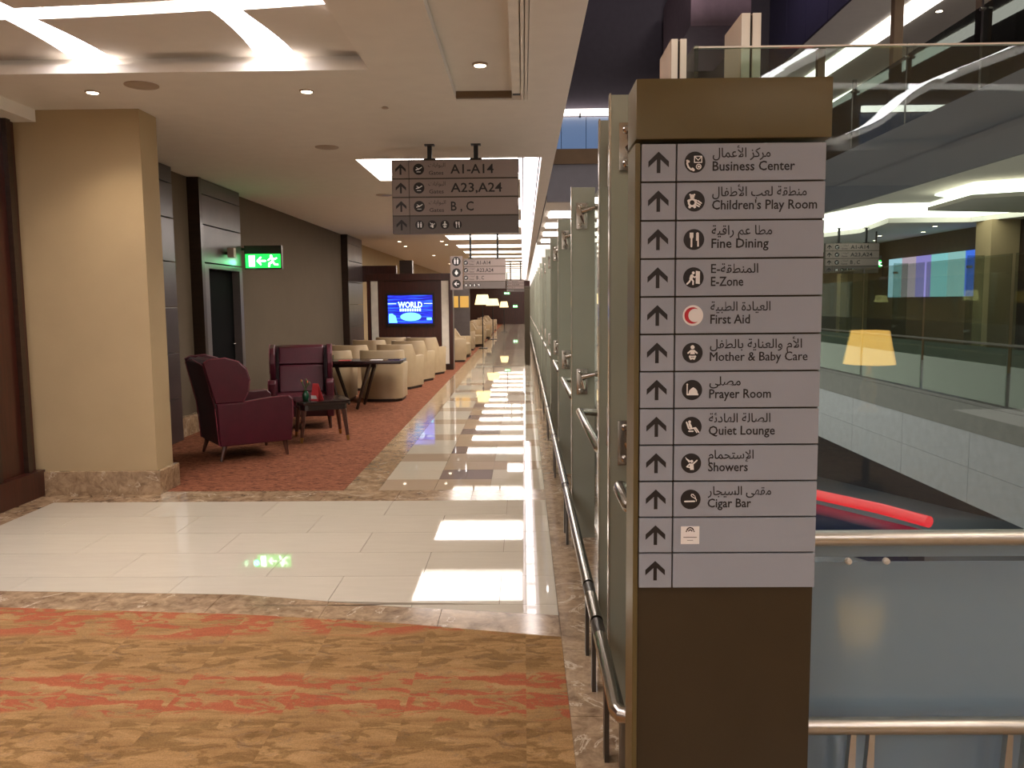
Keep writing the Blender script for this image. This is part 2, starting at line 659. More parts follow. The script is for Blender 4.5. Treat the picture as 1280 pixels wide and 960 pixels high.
def arrow(p, cx, cz, k):
    p.poly([(-0.17, -0.95), (0.17, -0.95), (0.17, 0.45), (-0.17, 0.45)], cx, cz, k)
    p.poly([(0, 1.0), (-0.95, 0.10), (-0.95, -0.44), (0, 0.44)], cx, cz, k, 0.0001)
    p.poly([(0, 1.0), (0, 0.44), (0.95, -0.44), (0.95, 0.10)], cx, cz, k, 0.0001)


def symbol(p, kind, cx, cz, k):
    """white pictogram inside a disc of radius k"""
    def C(x, z, r, dy=0.0):
        p.disc(cx + x * k, cz + z * k, r * k, 16, dy)

    def L(pts, w, dy=0.0):
        p.line(pts, w, cx, cz, k, dy)

    def P(pts, dy=0.0):
        p.poly(pts, cx, cz, k, dy)
    if kind == 'phone':
        L([(-0.05, 0.55), (0.65, 0.55), (0.65, -0.02), (-0.05, -0.02), (-0.05, 0.55)], 0.09)
        L([(-0.05, 0.55), (0.30, 0.18), (0.65, 0.55)], 0.08)
        L([(-0.72, 0.10), (-0.74, -0.15), (-0.62, -0.45), (-0.40, -0.66), (-0.12, -0.72)], 0.17)
        L([(-0.74, 0.14), (-0.60, 0.06)], 0.22)
        L([(-0.22, -0.62), (-0.12, -0.74)], 0.24)
        p.ring(0.36, -0.42, 0.27, 0.09, k=k, ox=cx, oz=cz)
        C(0.36, -0.42, 0.10)
        L([(0.47, -0.40), (0.52, -0.52)], 0.07)
    elif kind == 'bear':
        C(-0.22, 0.42, 0.22); C(-0.42, 0.60, 0.09, 1e-4); C(-0.02, 0.60, 0.09, 1e-4)
        p.ring(-0.22, -0.15, 0.42, 0.19, k=k, ox=cx, oz=cz)
        C(-0.45, -0.55, 0.14, 1e-4); C(0.02, -0.55, 0.14, 1e-4); C(-0.56, 0.02, 0.13, 2e-4); C(0.12, 0.02, 0.13, 2e-4)
        for s_ in (-1, 0, 1):
            L([(0.34 + 0.12 * s_ - 0.14, -0.12 + 0.18 * s_ - 0.03), (0.34 + 0.10 * s_ + 0.22, -0.12 + 0.16 * s_ - 0.25)], 0.13)
    elif kind == 'dine':
        P([(-0.42, 0.66), (-0.06, 0.66), (-0.06, 0.22), (-0.15, 0.08), (-0.33, 0.08), (-0.42, 0.22)])
        L([(-0.24, 0.1), (-0.24, -0.66)], 0.17)
        P([(0.20, 0.62), (0.34, 0.70), (0.46, 0.62), (0.48, -0.68), (0.32, -0.68), (0.32, -0.12), (0.20, -0.12)])
    elif kind == 'ezone':
        P([(0.22, 0.66), (0.62, 0.60), (0.62, -0.62), (0.22, -0.58)])
        C(-0.02, 0.46, 0.14, 1e-4)
        L([(-0.16, 0.18), (-0.24, -0.10)], 0.32)
        L([(-0.12, 0.22), (0.10, 0.02), (0.28, 0.14)], 0.13, 2e-4)
        L([(-0.26, -0.12), (-0.40, -0.40), (-0.62, -0.60)], 0.16)
        L([(-0.20, -0.12), (-0.02, -0.34), (-0.04, -0.64)], 0.16)
    elif kind == 'baby':
        C(0, 0.56, 0.20)
        P([(-0.16, 0.30), (0.16, 0.30), (0.24, -0.14), (-0.24, -0.14)])
        L([(-0.14, 0.24), (-0.44, -0.02)], 0.15, 1e-4)
        L([(0.14, 0.24), (0.44, -0.02)], 0.15, 1e-4)
        L([(-0.28, -0.34), (-0.16, -0.60), (-0.02, -0.52)], 0.17)
        L([(0.28, -0.34), (0.16, -0.60), (0.02, -0.52)], 0.17)
        L([(-0.28, -0.32), (0, -0.34), (0.28, -0.32)], 0.12, 1e-4)
    elif kind == 'mosque':
        P([(-0.46, -0.52), (0.62, -0.52), (0.62, -0.36), (0.56, -0.36), (0.52, -0.1), (0.34, 0.14), (0.12, 0.28), (-0.10, 0.14), (-0.28, -0.06), (-0.34, -0.36), (-0.46, -0.36)])
        L([(-0.48, -0.46), (-0.48, 0.50)], 0.11)
        C(-0.48, 0.56, 0.08, 1e-4)
    elif kind == 'lounge':
        C(-0.20, 0.50, 0.14)
        L([(-0.50, 0.46), (-0.28, -0.14)], 0.15)
        L([(-0.20, 0.28), (-0.06, -0.02)], 0.24)
        L([(-0.22, -0.22), (0.18, -0.14), (0.40, -0.10), (0.72, -0.54)], 0.14)
        L([(0.30, -0.22), (0.52, -0.56)], 0.11)
        L([(-0.26, -0.44), (0.14, -0.44)], 0.14)
    elif kind == 'shower':
        P([(-0.58, 0.66), (-0.44, 0.50), (-0.06, 0.24), (-0.20, 0.06), (-0.52, 0.44)])
        C(0.06, 0.20, 0.15, 1e-4)
        P([(-0.18, -0.02), (0.24, -0.02), (0.28, -0.66), (-0.08, -0.66)])
        L([(0.22, -0.04), (0.58, 0.30)], 0.13, 1e-4)
        L([(-0.14, -0.06), (-0.42, -0.34), (-0.12, -0.42)], 0.12, 1e-4)
    elif kind == 'cigar':
        L([(-0.58, -0.20), (0.38, -0.18)], 0.15)
        L([(0.56, -0.18), (0.58, -0.02), (0.40, 0.14), (0.16, 0.26), (0.04, 0.40), (0.10, 0.54), (0.28, 0.52)], 0.08)
        L([(0.52, 0.02), (0.42, 0.36), (0.22, 0.48)], 0.07, 1e-4)
    elif kind == 'plane':
        L([(-0.50, -0.12), (0.10, 0.06), (0.55, 0.34)], 0.16)
        L([(-0.40, 0.32), (0.05, 0.06)], 0.12, 1e-4)
        L([(0.02, 0.02), (-0.36, -0.06)], 0.20, 2e-4)
        L([(-0.34, -0.48), (0.34, -0.48)], 0.11)
    elif kind == 'toilet':
        for s_ in (-0.32, 0.32):
            C(s_, 0.52, 0.14)
            P([(s_ - 0.2, 0.32), (s_ + 0.2, 0.32), (s_ + 0.15, -0.6), (s_ - 0.15, -0.6)])
    elif kind == 'down':
        C(0, 0.4, 0.16)
        P([(-0.2, 0.3), (0.2, 0.3), (0.42, -0.1), (0, -0.6), (-0.42, -0.1)], 1e-4)
    elif kind == 'left':
        L([(0.5, 0), (-0.4, 0)], 0.18)
        L([(0.0, 0.42), (-0.46, 0), (0.0, -0.42)], 0.18, 1e-4)


# ------------------------------------------------------------------ the setting: floor
floor = struct(box('floor', -8, 0.62, -7, 64, -0.30, -0.012, M['grout']), 'polished stone floor of the concourse with inlaid carpets')
box('side_floor', 0.62, 6.2, -7, 2.62, -0.30, -0.012, M['grout'], floor)
# the carpet and marble edge near the camera curves away to the left
EDGE_W = [(-8, 4.62), (-2.96, 4.49), (-1.58, 4.42), (-0.75, 4.24), (0.17, 4.10)]     # white tile / marble
EDGE_C = [(-8, 4.34), (-2.79, 4.23), (-1.47, 4.12), (-0.71, 4.01), (0.17, 3.82)]     # marble / carpet


def ev(edge, x):
    for (x0, y0), (x1, y1) in zip(edge, edge[1:]):
        if x <= x1:
            return y0 + (y1 - y0) * (x - x0) / (x1 - x0)
    return edge[-1][1]


def slab(name, pts, mat, parent, z=0.0, th=0.012, gap=0.0015):
    """a flat stone piece with a slightly eased edge, sunk joint all round"""
    cx = sum(p[0] for p in pts) / len(pts)
    cy = sum(p[1] for p in pts) / len(pts)
    q = []
    for x, y in pts:
        dx, dy = cx - x, cy - y
        q.append((x + math.copysign(min(gap, abs(dx)), dx), y + math.copysign(min(gap, abs(dy)), dy)))
    bm = bmesh.new()
    add_prism(bm, q, z - th, z, 'Z')
    o = mesh_obj(name, bm, mat, parent)
    return o


# white zone: staggered tiles, cut along the curved marble band
G = 0.465
y = 6.58
row = 0
while y > 4.0:
    y1, y0 = y, y - G
    x = -3.86 - (G if row % 2 else 0)
    while x < 0.17:
        xa, xb = max(x, -3.86), min(x + 2 * G, 0.17)
        x += 2 * G
        if xb - xa < 0.02:
            continue
        a, b = max(y0, ev(EDGE_W, xa)), max(y0, ev(EDGE_W, xb))
        if a >= y1 - 0.01 and b >= y1 - 0.01:
            continue
        a, b = min(a, y1 - 0.004), min(b, y1 - 0.004)
        pts = [(xa, a), (xb, b), (xb, y1), (xa, y1)]
        mid = [(ex, ey) for ex, ey in EDGE_W if xa + 0.02 < ex < xb - 0.02 and ey > y0]
        pts = [pts[0]] + mid + pts[1:]
        slab('floor_tile', pts, M['tile_white'], floor)
    y -= G
    row += 1
# marble bands
x = -4.16
while x < 0.17:
    xb = min(x + 0.62, 0.17)
    slab('marble_slab', [(x, 6.58), (xb, 6.58), (xb, 6.96), (x, 6.96)], M['marble'], floor)
    mid_w = [p for p in EDGE_W if x + 0.02 < p[0] < xb - 0.02]
    mid_c = [p for p in EDGE_C if x + 0.02 < p[0] < xb - 0.02]
    slab('marble_slab', [(x, ev(EDGE_C, x))] + mid_c + [(xb, ev(EDGE_C, xb)), (xb, ev(EDGE_W, xb))] + mid_w[::-1] + [(x, ev(EDGE_W, x))], M['marble'], floor)
    x = xb
y = 4.55
while y < 6.55:
    slab('marble_slab', [(-4.16, y), (-3.86, y), (-3.86, min(y + 0.6, 6.58)), (-4.16, min(y + 0.6, 6.58))], M['marble'], floor)
    y += 0.6
y = 1.2
k = 0
while y < 24:
    slab('marble_slab', [(0.17, y), (0.62, y), (0.62, y + 0.62), (0.17, y + 0.62)], M['marble'], floor)
    y += 0.62
y = 6.96
while y < 24:
    slab('marble_slab', [(-1.56, y), (-1.26, y), (-1.26, y + 0.8), (-1.56, y + 0.8)], M['marble'], floor)
    y += 0.8
yend = y
box('far_marble', -1.56, -1.26, yend, 62, -0.012, 0, M['marble'], floor)
box('far_marble', 0.17, 0.62, 24.14, 62, -0.012, 0, M['marble'], floor)
# corridor beyond: pattern of white, tan and grey stone, three rows to a repeat
rows = int((62 - 6.96) / 0.43)
far = bmesh.new()
for i in range(rows):
    ya = 6.96 + i * 0.43
    yb = ya + 0.43
    ph = i % 3
    cells = []
    cells.append((-1.26, -0.78, 'tile_tan' if ph == 0 else 'tile_white'))
    if ph == 1:
        cells += [(-0.78, -0.54, 'tile_grey'), (-0.54, -0.30, 'tile_grey')]
    else:
        cells.append((-0.78, -0.30, 'tile_tan'))
    cells.append((-0.30, 0.17, 'tile_white' if ph != 2 else 'tile_tan'))
    for xa, xb, mk in cells:
        if ya < 24:
            slab('floor_tile', [(xa, ya), (xb, ya), (xb, yb), (xa, yb)], M[mk], floor)
        else:
            add_box(far, xa + 0.001, xb - 0.001, ya + 0.001, yb - 0.001, -0.012, 0, mi={'tile_white': 0, 'tile_tan': 1, 'tile_grey': 2}[mk])
fo = mesh_obj('far_floor_tiles', far, [M['tile_white'], M['tile_tan'], M['tile_grey']], floor)
fo['kind'] = 'stuff'
# carpets
bm = bmesh.new()
pts = [(-4.16, -7), (0.17, -7), (0.17, EDGE_C[-1][1])] + [p for p in EDGE_C[::-1][1:] if p[0] > -4.16] + [(-4.16, ev(EDGE_C, -4.16))]
add_prism(bm, pts, -0.012, 0.002, 'Z')
o = mesh_obj('carpet', bm, M['carpet'])
tag(o, 'golden tan carpet with red and olive brush strokes in the foreground', 'carpet')
o = box('carpet', -4.20, -1.56, 6.96, 62, -0.012, 0.002, M['carpet2'])
tag(o, 'russet carpet under the lounge seating left of the tiled walkway', 'carpet')
box('side_marble', 0.17, 6.2, -7, 1.2, -0.012, 0, M['marble'], floor)
box('side_marble', 0.62, 6.2, 1.2, 2.6, -0.012, 0, M['marble'], floor)

# ------------------------------------------------------------------ ceiling
CZ = 3.2
strips = [(9.37, 11.0), (12.95, 14.5), (16.4, 17.9), (19.9, 21.3), (23.2, 24.4), (26.0, 27.1), (28.6, 29.6), (31.0, 32.0), (33.4, 34.3),
          (35.7, 36.6), (38.0, 38.9), (40.3, 41.2), (42.6, 43.5), (45, 45.9), (47.4, 48.3), (50, 50.9), (53, 54), (56, 57)]
COFF = [(-3.95, -1.05, 0.9, 5.84), (-3.95, -1.05, -5.6, -0.6), (1.2, 4.6, -4.2, -0.55)]
TRAY = (-0.52, 0.045, 1.0, 6.74)


def holed(name, X0, X1, Y0, Y1, z, th, holes, mat):
    xs = sorted({X0, X1} | {h[0] for h in holes} | {h[1] for h in holes})
    ys = sorted({Y0, Y1} | {h[2] for h in holes} | {h[3] for h in holes})
    xs = [v for v in xs if X0 <= v <= X1]
    ys = [v for v in ys if Y0 <= v <= Y1]
    bm = bmesh.new()
    vd = {}

    def V(x, y):
        if (x, y) not in vd:
            vd[(x, y)] = bm.verts.new((x, y, z))
        return vd[(x, y)]
    for xa, xb in zip(xs, xs[1:]):
        for ya, yb in zip(ys, ys[1:]):
            mx, my = (xa + xb) / 2, (ya + yb) / 2
            if any(h[0] < mx < h[1] and h[2] < my < h[3] for h in holes):
                continue
            bm.faces.new((V(xa, ya), V(xa, yb), V(xb, yb), V(xb, ya)))
    r = bmesh.ops.extrude_face_region(bm, geom=bm.faces[:])
    for v in r['geom']:
        if isinstance(v, bmesh.types.BMVert):
            v.co.z += th
    return mesh_obj(name, bm, mat)


holes = COFF[:2] + [TRAY, (-0.03, 0.22, 9.37, 60)] + [(-1.86, -0.03, a, b) for a, b in strips]
ceiling = struct(holed('ceiling', -6.0, 0.36, -7, 62, CZ, 0.06, holes, M['ceiling']), 'plaster ceiling with light coffers and strips over the concourse')
c2 = holed('ceiling_side', 0.36, 8.0, -7, 2.0, CZ, 0.06, [COFF[2]], M['ceiling'])
c2.parent = ceiling
box('dropped_soffit', -6.0, -3.97, -7, 6.86, 3.1, CZ, M['ceiling'], ceiling)
box('edge_fascia', 0.33, 0.36, 2.0, 62, CZ + 0.055, 3.62, M['ceiling2'], ceiling)
box('upper_slab', -6.0, 0.36, -7, 62, 3.62, 3.7, M['atrium_d'], ceiling)
box('edge_fascia', 0.33, 8.0, 2.0, 2.03, CZ + 0.055, 3.62, M['ceiling2'], ceiling)
box('upper_slab', 0.36, 8.0, -7, 2.03, 3.62, 3.7, M['atrium_d'], ceiling)


def coffer(h, xb, yb, label):
    """recess with floating panels; curved light bands run between the panels"""
    x0, x1, y0, y1 = h
    t = thing('ceiling_coffer', label, 'ceiling light', (0, 0, 0))
    g = 0.16
    wall = bmesh.new()
    X0, X1, Y0, Y1 = x0 - g, x1 + g, y0 - g, y1 + g
    add_box(wall, X0, X1, Y0, Y0 + 0.02, CZ + 0.06, 3.52)
    add_box(wall, X0, X1, Y1 - 0.02, Y1, CZ + 0.06, 3.52)
    add_box(wall, X0, X0 + 0.02, Y0 + 0.02, Y1 - 0.02, CZ + 0.06, 3.52)
    add_box(wall, X1 - 0.02, X1, Y0 + 0.02, Y1 - 0.02, CZ + 0.06, 3.52)
    add_box(wall, X0, X1, Y0, Y1, 3.52, 3.54)
    mesh_obj('recess', wall, M['ceiling'], t)
    w = 0.092
    ins = 0.035
    # bow of each band along its run
    def fx(c, y):       # longitudinal band centre
        u = (y - y0) / (y1 - y0)
        return c + 0.10 * math.sin(u * PI * 2.4 + 0.6)

    def fy(c, x):
        u = (x - x0) / (x1 - x0)
        return c + 0.16 - 0.08 * u - 0.16 * u * u
    xs = [X0 + ins] + xb + [X1 - ins]
    ys = [Y0 + ins] + yb + [Y1 - ins]
    S = 10
    for i in range(len(xs) - 1):
        for j in range(len(ys) - 1):
            def lx(y): return xs[i] if i == 0 else fx(xs[i], y) + w * (1 + 0.7 * max(0, (y - y1 + 0.7)))
            def hx(y): return xs[i + 1] if i == len(xs) - 2 else fx(xs[i + 1], y) - w * (1 + 0.7 * max(0, (y - y1 + 0.7)))
            def ly(x): return ys[j] if j == 0 else fy(ys[j], x) + w
            def hy(x): return ys[j + 1] if j == len(ys) - 2 else fy(ys[j + 1], x) - w
            ya, yc = ly(xs[i]), hy(xs[i])
            bm = bmesh.new()
            grid = []
            for a in range(S + 1):
                rowv = []
                u = a / S
                for b in range(S + 1):
                    v = b / S
                    xm = xs[i] + (xs[i + 1] - xs[i]) * u
                    yy = ly(xm) + (hy(xm) - ly(xm)) * v
                    xx = lx(yy) + (hx(yy) - lx(yy)) * u
                    rowv.append(bm.verts.new((xx, yy, 3.33)))
                grid.append(rowv)
            for a in range(S):
                for b in range(S):
                    bm.faces.new((grid[a][b], grid[a][b + 1], grid[a + 1][b + 1], grid[a + 1][b]))
            r = bmesh.ops.extrude_face_region(bm, geom=bm.faces[:])
            for v in r['geom']:
                if isinstance(v, bmesh.types.BMVert):
                    v.co.z += 0.05
            mesh_obj('floating_panel', bm, M['ceiling2'], t)
    for c in xb:
        bm = bmesh.new()
        pv = None
        for a in range(25):
            yy = Y0 + 0.03 + (Y1 - Y0 - 0.06) * a / 24
            cx = fx(c, yy)
            ww = w * (1 + 0.7 * max(0, (yy - y1 + 0.7))) + 0.01
            q = (bm.verts.new((cx - ww, yy, 3.40)), bm.verts.new((cx + ww, yy, 3.40)))
            if pv:
                bm.faces.new((pv[0], pv[1], q[1], q[0]))
            pv = q
        r = bmesh.ops.extrude_face_region(bm, geom=bm.faces[:])
        for v in r['geom']:
            if isinstance(v, bmesh.types.BMVert):
                v.co.z += 0.01
        mesh_obj('light_band', bm, M['band'], t)
    for c in yb:
        bm = bmesh.new()
        pv = None
        for a in range(25):
            xx = X0 + 0.03 + (X1 - X0 - 0.06) * a / 24
            cy = fy(c, xx)
            q = (bm.verts.new((xx, cy - w - 0.01, 3.42)), bm.verts.new((xx, cy + w + 0.01, 3.42)))
            if pv:
                bm.faces.new((pv[0], pv[1], q[1], q[0]))
            pv = q
        r = bmesh.ops.extrude_face_region(bm, geom=bm.faces[:])
        for v in r['geom']:
            if isinstance(v, bmesh.types.BMVert):
                v.co.z += 0.01
        mesh_obj('light_band', bm, M['band'], t)
    return t


coffer(COFF[0], [-3.1, -1.8], [2.9, 4.93], 'recessed ceiling coffer with crossing white light bands at top left')
coffer(COFF[1], [-3.1, -1.8], [-4.2, -2.2], 'recessed ceiling coffer with light bands behind the camera over the golden carpet')
coffer(COFF[2], [2.0, 3.4], [-2.1], 'recessed ceiling coffer with light bands mirrored in the balustrade glass')

# tray with smoke-curtain box
t = thing('ceiling_tray', 'shallow rectangular ceiling recess with a metal curtain box beside the atrium edge', 'ceiling recess', (0, 0, 0))
box('tray_plate', TRAY[0] - 0.02, TRAY[1] + 0.02, TRAY[2], TRAY[3] + 0.02, CZ + 0.061, CZ + 0.08, M['ceiling2'], t)
box('curtain_box', -0.075, -0.012, TRAY[2] + 0.01, 6.52, CZ - 0.005, CZ + 0.055, M['post'], t, bev=0.004)
box('curtain_rail', -0.006, 0.014, TRAY[2] + 0.01, 6.70, CZ - 0.012, CZ + 0.058, M['post'], t, bev=0.003)
box('curtain_rail', 0.020, 0.040, TRAY[2] + 0.01, 6.70, CZ - 0.012, CZ + 0.058, M['ceiling2'], t, bev=0.003)
box('slot_shade', TRAY[0], -0.08, 6.69, 6.735, CZ + 0.012, CZ + 0.06, M['brown'], t)  # brown strip paints the shade inside the open slit
box('end_cap', -0.07, -0.012, 6.54, 6.60, CZ, CZ + 0.05, M['black'], t)

for i, (a, b) in enumerate(strips):
    t = thing('ceiling_light_strip', f'bright crosswise ceiling light panel, {ORD[i]} along the walkway', 'ceiling light', (0, 0, 0), 0, 'crosswise light panels over the walkway')
    box('diffuser', -1.88, -0.05, a - 0.01, b + 0.01, CZ + 0.065, CZ + 0.075, M['strip'], t)
t = thing('ceiling_light_trough', 'long white light trough along the atrium edge of the ceiling', 'ceiling light', (0, 0, 0))
box('diffuser', -0.04, 0.24, 9.35, 60.02, CZ + 0.062, CZ + 0.072, M['cove'], t)
for i in range(40):
    yy = 9.6 + i * 1.1
    box('lamp_tube', 0.03, 0.16, yy, yy + 0.85, CZ + 0.045, CZ + 0.06, M['strip'], t)
for xx in (0.0, 0.19):
    box('trough_rail', xx, xx + 0.012, 9.4, 60, CZ + 0.02, CZ + 0.06, M['fascia'], t)


def downlight(x, y, z, label, w=DOWN, spot=True, r=0.055):
    t = thing('downlight', label, 'ceiling light', (x, y, z), 0, 'recessed downlights')
    bm = bmesh.new()
    add_lathe(bm, [(r, 0.004), (r, -0.006), (r * 0.8, -0.010), (r * 0.78, -0.004), (r * 0.78, 0.002)], 20)
    mesh_obj('trim_ring', bm, M['trim'], t, True)
    bm = bmesh.new()
    add_lathe(bm, [(r * 0.72, -0.006), (r * 0.72, -0.0115)], 20)
    mesh_obj('lens', bm, M['lens'], t)
    if spot:
        L = bpy.data.lights.new('downlight_beam', 'SPOT')
        L.energy = w
        L.color = (1.0, 0.86, 0.70)
        L.spot_size = R(115)
        L.spot_blend = 0.8
        L.shadow_soft_size = 0.05
        lo = bpy.data.objects.new('downlight_beam', L)
        COL.objects.link(lo)
        lo.parent = t
        lo.location = (0, 0, -0.03)
    return t


def disc_speaker(x, y, z, label):
    bm = bmesh.new()
    add_lathe(bm, [(0.12, 0.002), (0.12, -0.006), (0.105, -0.010)], 28, (x, y, z))
    tag(mesh_obj('ceiling_speaker', bm, M['trim'], None, True), label, 'ceiling speaker', 'round ceiling speakers')


downlight(-3.22, 6.33, CZ, 'downlight on the soffit above the tan column')
downlight(-1.62, 6.38, CZ, 'downlight on the soffit between column and hanging gate sign')
downlight(-0.29, 5.95, CZ + 0.056, 'bright downlight inside the rectangular ceiling recess', 20)
disc_speaker(-2.77, 6.16, CZ, 'round ceiling speaker beside the downlight above the column')
disc_speaker(-2.0, 8.62, CZ, 'round ceiling speaker over the lounge armchairs')
disc_speaker(-2.05, 12.4, CZ, 'round ceiling speaker far over the beige chairs')
for j, (x, y, w) in enumerate([(-2.9, 3.3 - 3.1, 70), (-0.5, 0.4, 70), (-0.55, -2.2, 60), (-0.5, -4.5, 40), (2.6, 1.0, 50), (0.9, -1.5, 40), (5.2, -1.0, 40), (0.13, 2.25, 26)]):  # unseen downlights, put in to light the foreground and near ceiling
    downlight(x, y, CZ, ['downlight overhead left of the camera', 'downlight overhead above the camera', 'downlight behind the camera between the coffers',
                         'rearmost downlight behind the camera', 'downlight over the right balustrade corner', 'downlight beside the rear right coffer',
                         'outermost downlight right of the rear coffer', 'downlight above the directory sign'][j], w)
for j, (x, y, w) in enumerate([(-3.2, 21.6, 45), (-3.3, 23.4, 0), (-2.1, 21.6, 0), (-2.1, 22.9, 45), 
                               (-3.0, 28, 60), (-3.0, 34, 60), (-3.0, 40, 60), (-3.0, 48, 60)]):
    downlight(x, y, CZ, f'{ORD[j]} small downlight over the lounge, counted away from the television wall', max(w, 1), w > 0, 0.06)
bm = bmesh.new()
add_lathe(bm, [(0.02, 0.0), (0.03, -0.008), (0.025, -0.012), (0.0005, -0.015)], 16, (-1.12, 6.93, CZ))
tag(mesh_obj('smoke_detector', bm, M['trim'], None, True), 'tiny smoke detector left of the hanging gate sign', 'smoke detector')

# ------------------------------------------------------------------ walls on the left
wl = struct(box('wall_left', -4.5, -4.20, 7.2, 21.0, 0, CZ, M['fabric_wall2']), 'taupe fabric wall of the lounge')
struct(box('wall_left_far', -4.7, -4.40, 21.0, 62, 0, CZ, M['fabric_wall']))
struct(box('baseboard_left', -4.20, -4.13, 7.2, 21.0, 0, 0.24, M['marble']))
struct(box('wall_left_near', -4.6, -4.16, -7, 6.86, 0, 3.1, M['wood']), 'dark wood wall at the left edge')
struct(box('baseboard_left_near', -4.16, -4.08, -7, 6.86, 0, 0.22, M['wood']))
for yy in (5.9, 6.3, 6.7):
    box('wall_rib', -4.16, -4.12, yy, yy + 0.06, 0.22, 3.1, M['wood_h'], bpy.data.objects['wall_left_near'])
struct(box('wall_back_unseen', 0.6, 9, -7.2, -7, 0, CZ, M['wood_h']))  # unseen dark wall, sized to darken the reflection in the front glass
struct(box('wall_end', -4.7, 0.5, 62, 62.3, 0, CZ, M['wood']), 'dark wood wall closing the far end')
t = thing('column', 'square tan fabric-clad column with marble foot at left', 'column', (-3.65, 7.04, 0))
box('shaft', -0.54, 0.52, -0.16, 0.16, 0.2, CZ, M['fabric_wall'], t)
box('marble_foot', -0.56, 0.56, -0.20, 0.20, 0, 0.2, M['marble'], t, bev=0.004)


def pilaster(y0, y1, label, door=False):
    t = thing('wall_pilaster', label, 'wall panel', (0, 0, 0))
    box('near_edge', -4.22, -4.05, y0, y0 + 0.09, 0.0, CZ - 0.005, M['wood_h'], t)
    a, b = y0 + 0.09, y1
    if not door:
        hs = [0.0, 0.52, 1.05, 1.58, 2.10, 2.60, 3.0, CZ - 0.005]
        for z0, z1 in zip(hs, hs[1:]):
            box('slate_panel', -4.20, -4.055, a, b, z0 + 0.006, z1 - 0.006, M['slate'], t, bev=0.004)
    else:
        for z0, z1 in ((2.14, 2.62), (2.62, 3.0), (3.0, CZ - 0.005)):
            box('slate_panel', -4.20, -4.055, a, b, z0 + 0.006, z1 - 0.006, M['slate'], t, bev=0.004)
        box('door_frame', -4.20, -4.05, a, a + 0.14, 0, 2.13, M['slate_trim'], t, bev=0.004)
        box('door_frame', -4.20, -4.05, b - 0.12, b, 0, 2.13, M['slate_trim'], t, bev=0.004)
        box('door_frame', -4.20, -4.05, a + 0.14, b - 0.12, 2.07, 2.13, M['slate_trim'], t, bev=0.004)
        d = box('door_leaf', -4.20, -4.16, a + 0.14, b - 0.12, 0.01, 2.07, M['door'], t)
        bm = bmesh.new()
        add_path(bm, [(-4.155, b - 0.2, 1.05), (-4.11, b - 0.2, 1.05), (-4.11, b - 0.32, 1.05)], 0.011)
        mesh_obj('handle', bm, M['steel'], d, True)
    return t


pilaster(8.6, 9.66, 'dark slate wall panel just behind the tan column')
pilaster(10.45, 11.95, 'dark slate wall panel with black doorway behind the armchairs', True)
pilaster(19.2, 20.95, 'distant dark slate wall panel beside the television wall')

# small fixture on a bracket beside the exit sign
t = thing('wall_speaker', 'small white bracket device above the dark doorway', 'wall device', (-4.05, 11.3, 2.30))
box('bracket', 0.0, 0.05, -0.02, 0.02, -0.02, 0.02, M['steel_d'], t)
box('body', 0.04, 0.13, -0.05, 0.05, -0.06, 0.07, M['trim'], t, bev=0.01)


def exit_sign(x0, x1, y, z0, z1, label, rod=None, arm=None, light=0):
    t = thing('exit_sign', label, 'exit sign', (0, 0, 0), 0)
    box('housing', x0, x1, y, y + 0.08, z0, z1, M['steel_d'], t, bev=0.004)
    h = (z1 - z0)
    p = Print(y - 0.002)
    zt = z1 - h * 0.36
    p.poly([(x0 + 0.015, z0 + 0.02), (x1 - 0.015, z0 + 0.02), (x1 - 0.015, zt), (x0 + 0.015, zt)])
    p.done('green_panel', M['green_lit'], t)
    p = Print(y - 0.004)
    w = x1 - x0
    k = (zt - z0) * 0.5
    cz = (zt + z0) / 2 + 0.01
    p.poly([(x0 + w * 0.12, z0 + 0.04), (x0 + w * 0.28, z0 + 0.04), (x0 + w * 0.28, zt - 0.02), (x0 + w * 0.12, zt - 0.02)])
    cx = x0 + w * 0.46
    p.line([(0.5, 0), (-0.5, 0)], 0.22, cx, cz, k)
    p.line([(-0.1, 0.45), (-0.55, 0), (-0.1, -0.45)], 0.2, cx, cz, k, 0.0002)
    cx = x0 + w * 0.74
    p.disc(cx - 0.1 * k, cz + 0.62 * k, 0.17 * k, 12)
    p.line([(0, 0.42), (0.1, -0.1), (-0.35, -0.35), (-0.4, -0.7)], 0.26, cx, cz, k, 0.0001)
    p.line([(0.1, -0.1), (0.35, -0.45), (0.75, -0.5)], 0.22, cx, cz, k, 0.0003)
    p.line([(-0.5, 0.1), (-0.1, 0.4), (0.35, 0.2), (0.6, 0.35)], 0.18, cx, cz, k, 0.0005)
    p.done('symbol', M['white_lit'], t)
    if arm:
        box('wall_arm', arm, x0, y + 0.02, y + 0.06, z1 - 0.07, z1 - 0.03, M['steel_d'], t)
    if rod:
        bm = bmesh.new()
        add_tube(bm, ((x0 + x1) / 2, y + 0.04, z1), ((x0 + x1) / 2, y + 0.04, rod), 0.02)
        mesh_obj('hanging_rod', bm, M['steel_d'], t, True)
    if light:
        L = bpy.data.lights.new('sign_glow', 'POINT')
        L.energy = light
        L.color = (0.05, 1.0, 0.30)
        L.shadow_soft_size = 0.04
        lo = bpy.data.objects.new('sign_glow', L)
        COL.objects.link(lo)
        lo.parent = t
        lo.location = (x0 + 0.06, y - 0.18, (z0 + z1) / 2 - 0.08)
    return t


exit_sign(-4.05 + 0.02, -3.49, 12.0, 2.11, 2.45, 'green exit sign with running figure on the lounge wall', arm=-4.2, light=1.3)


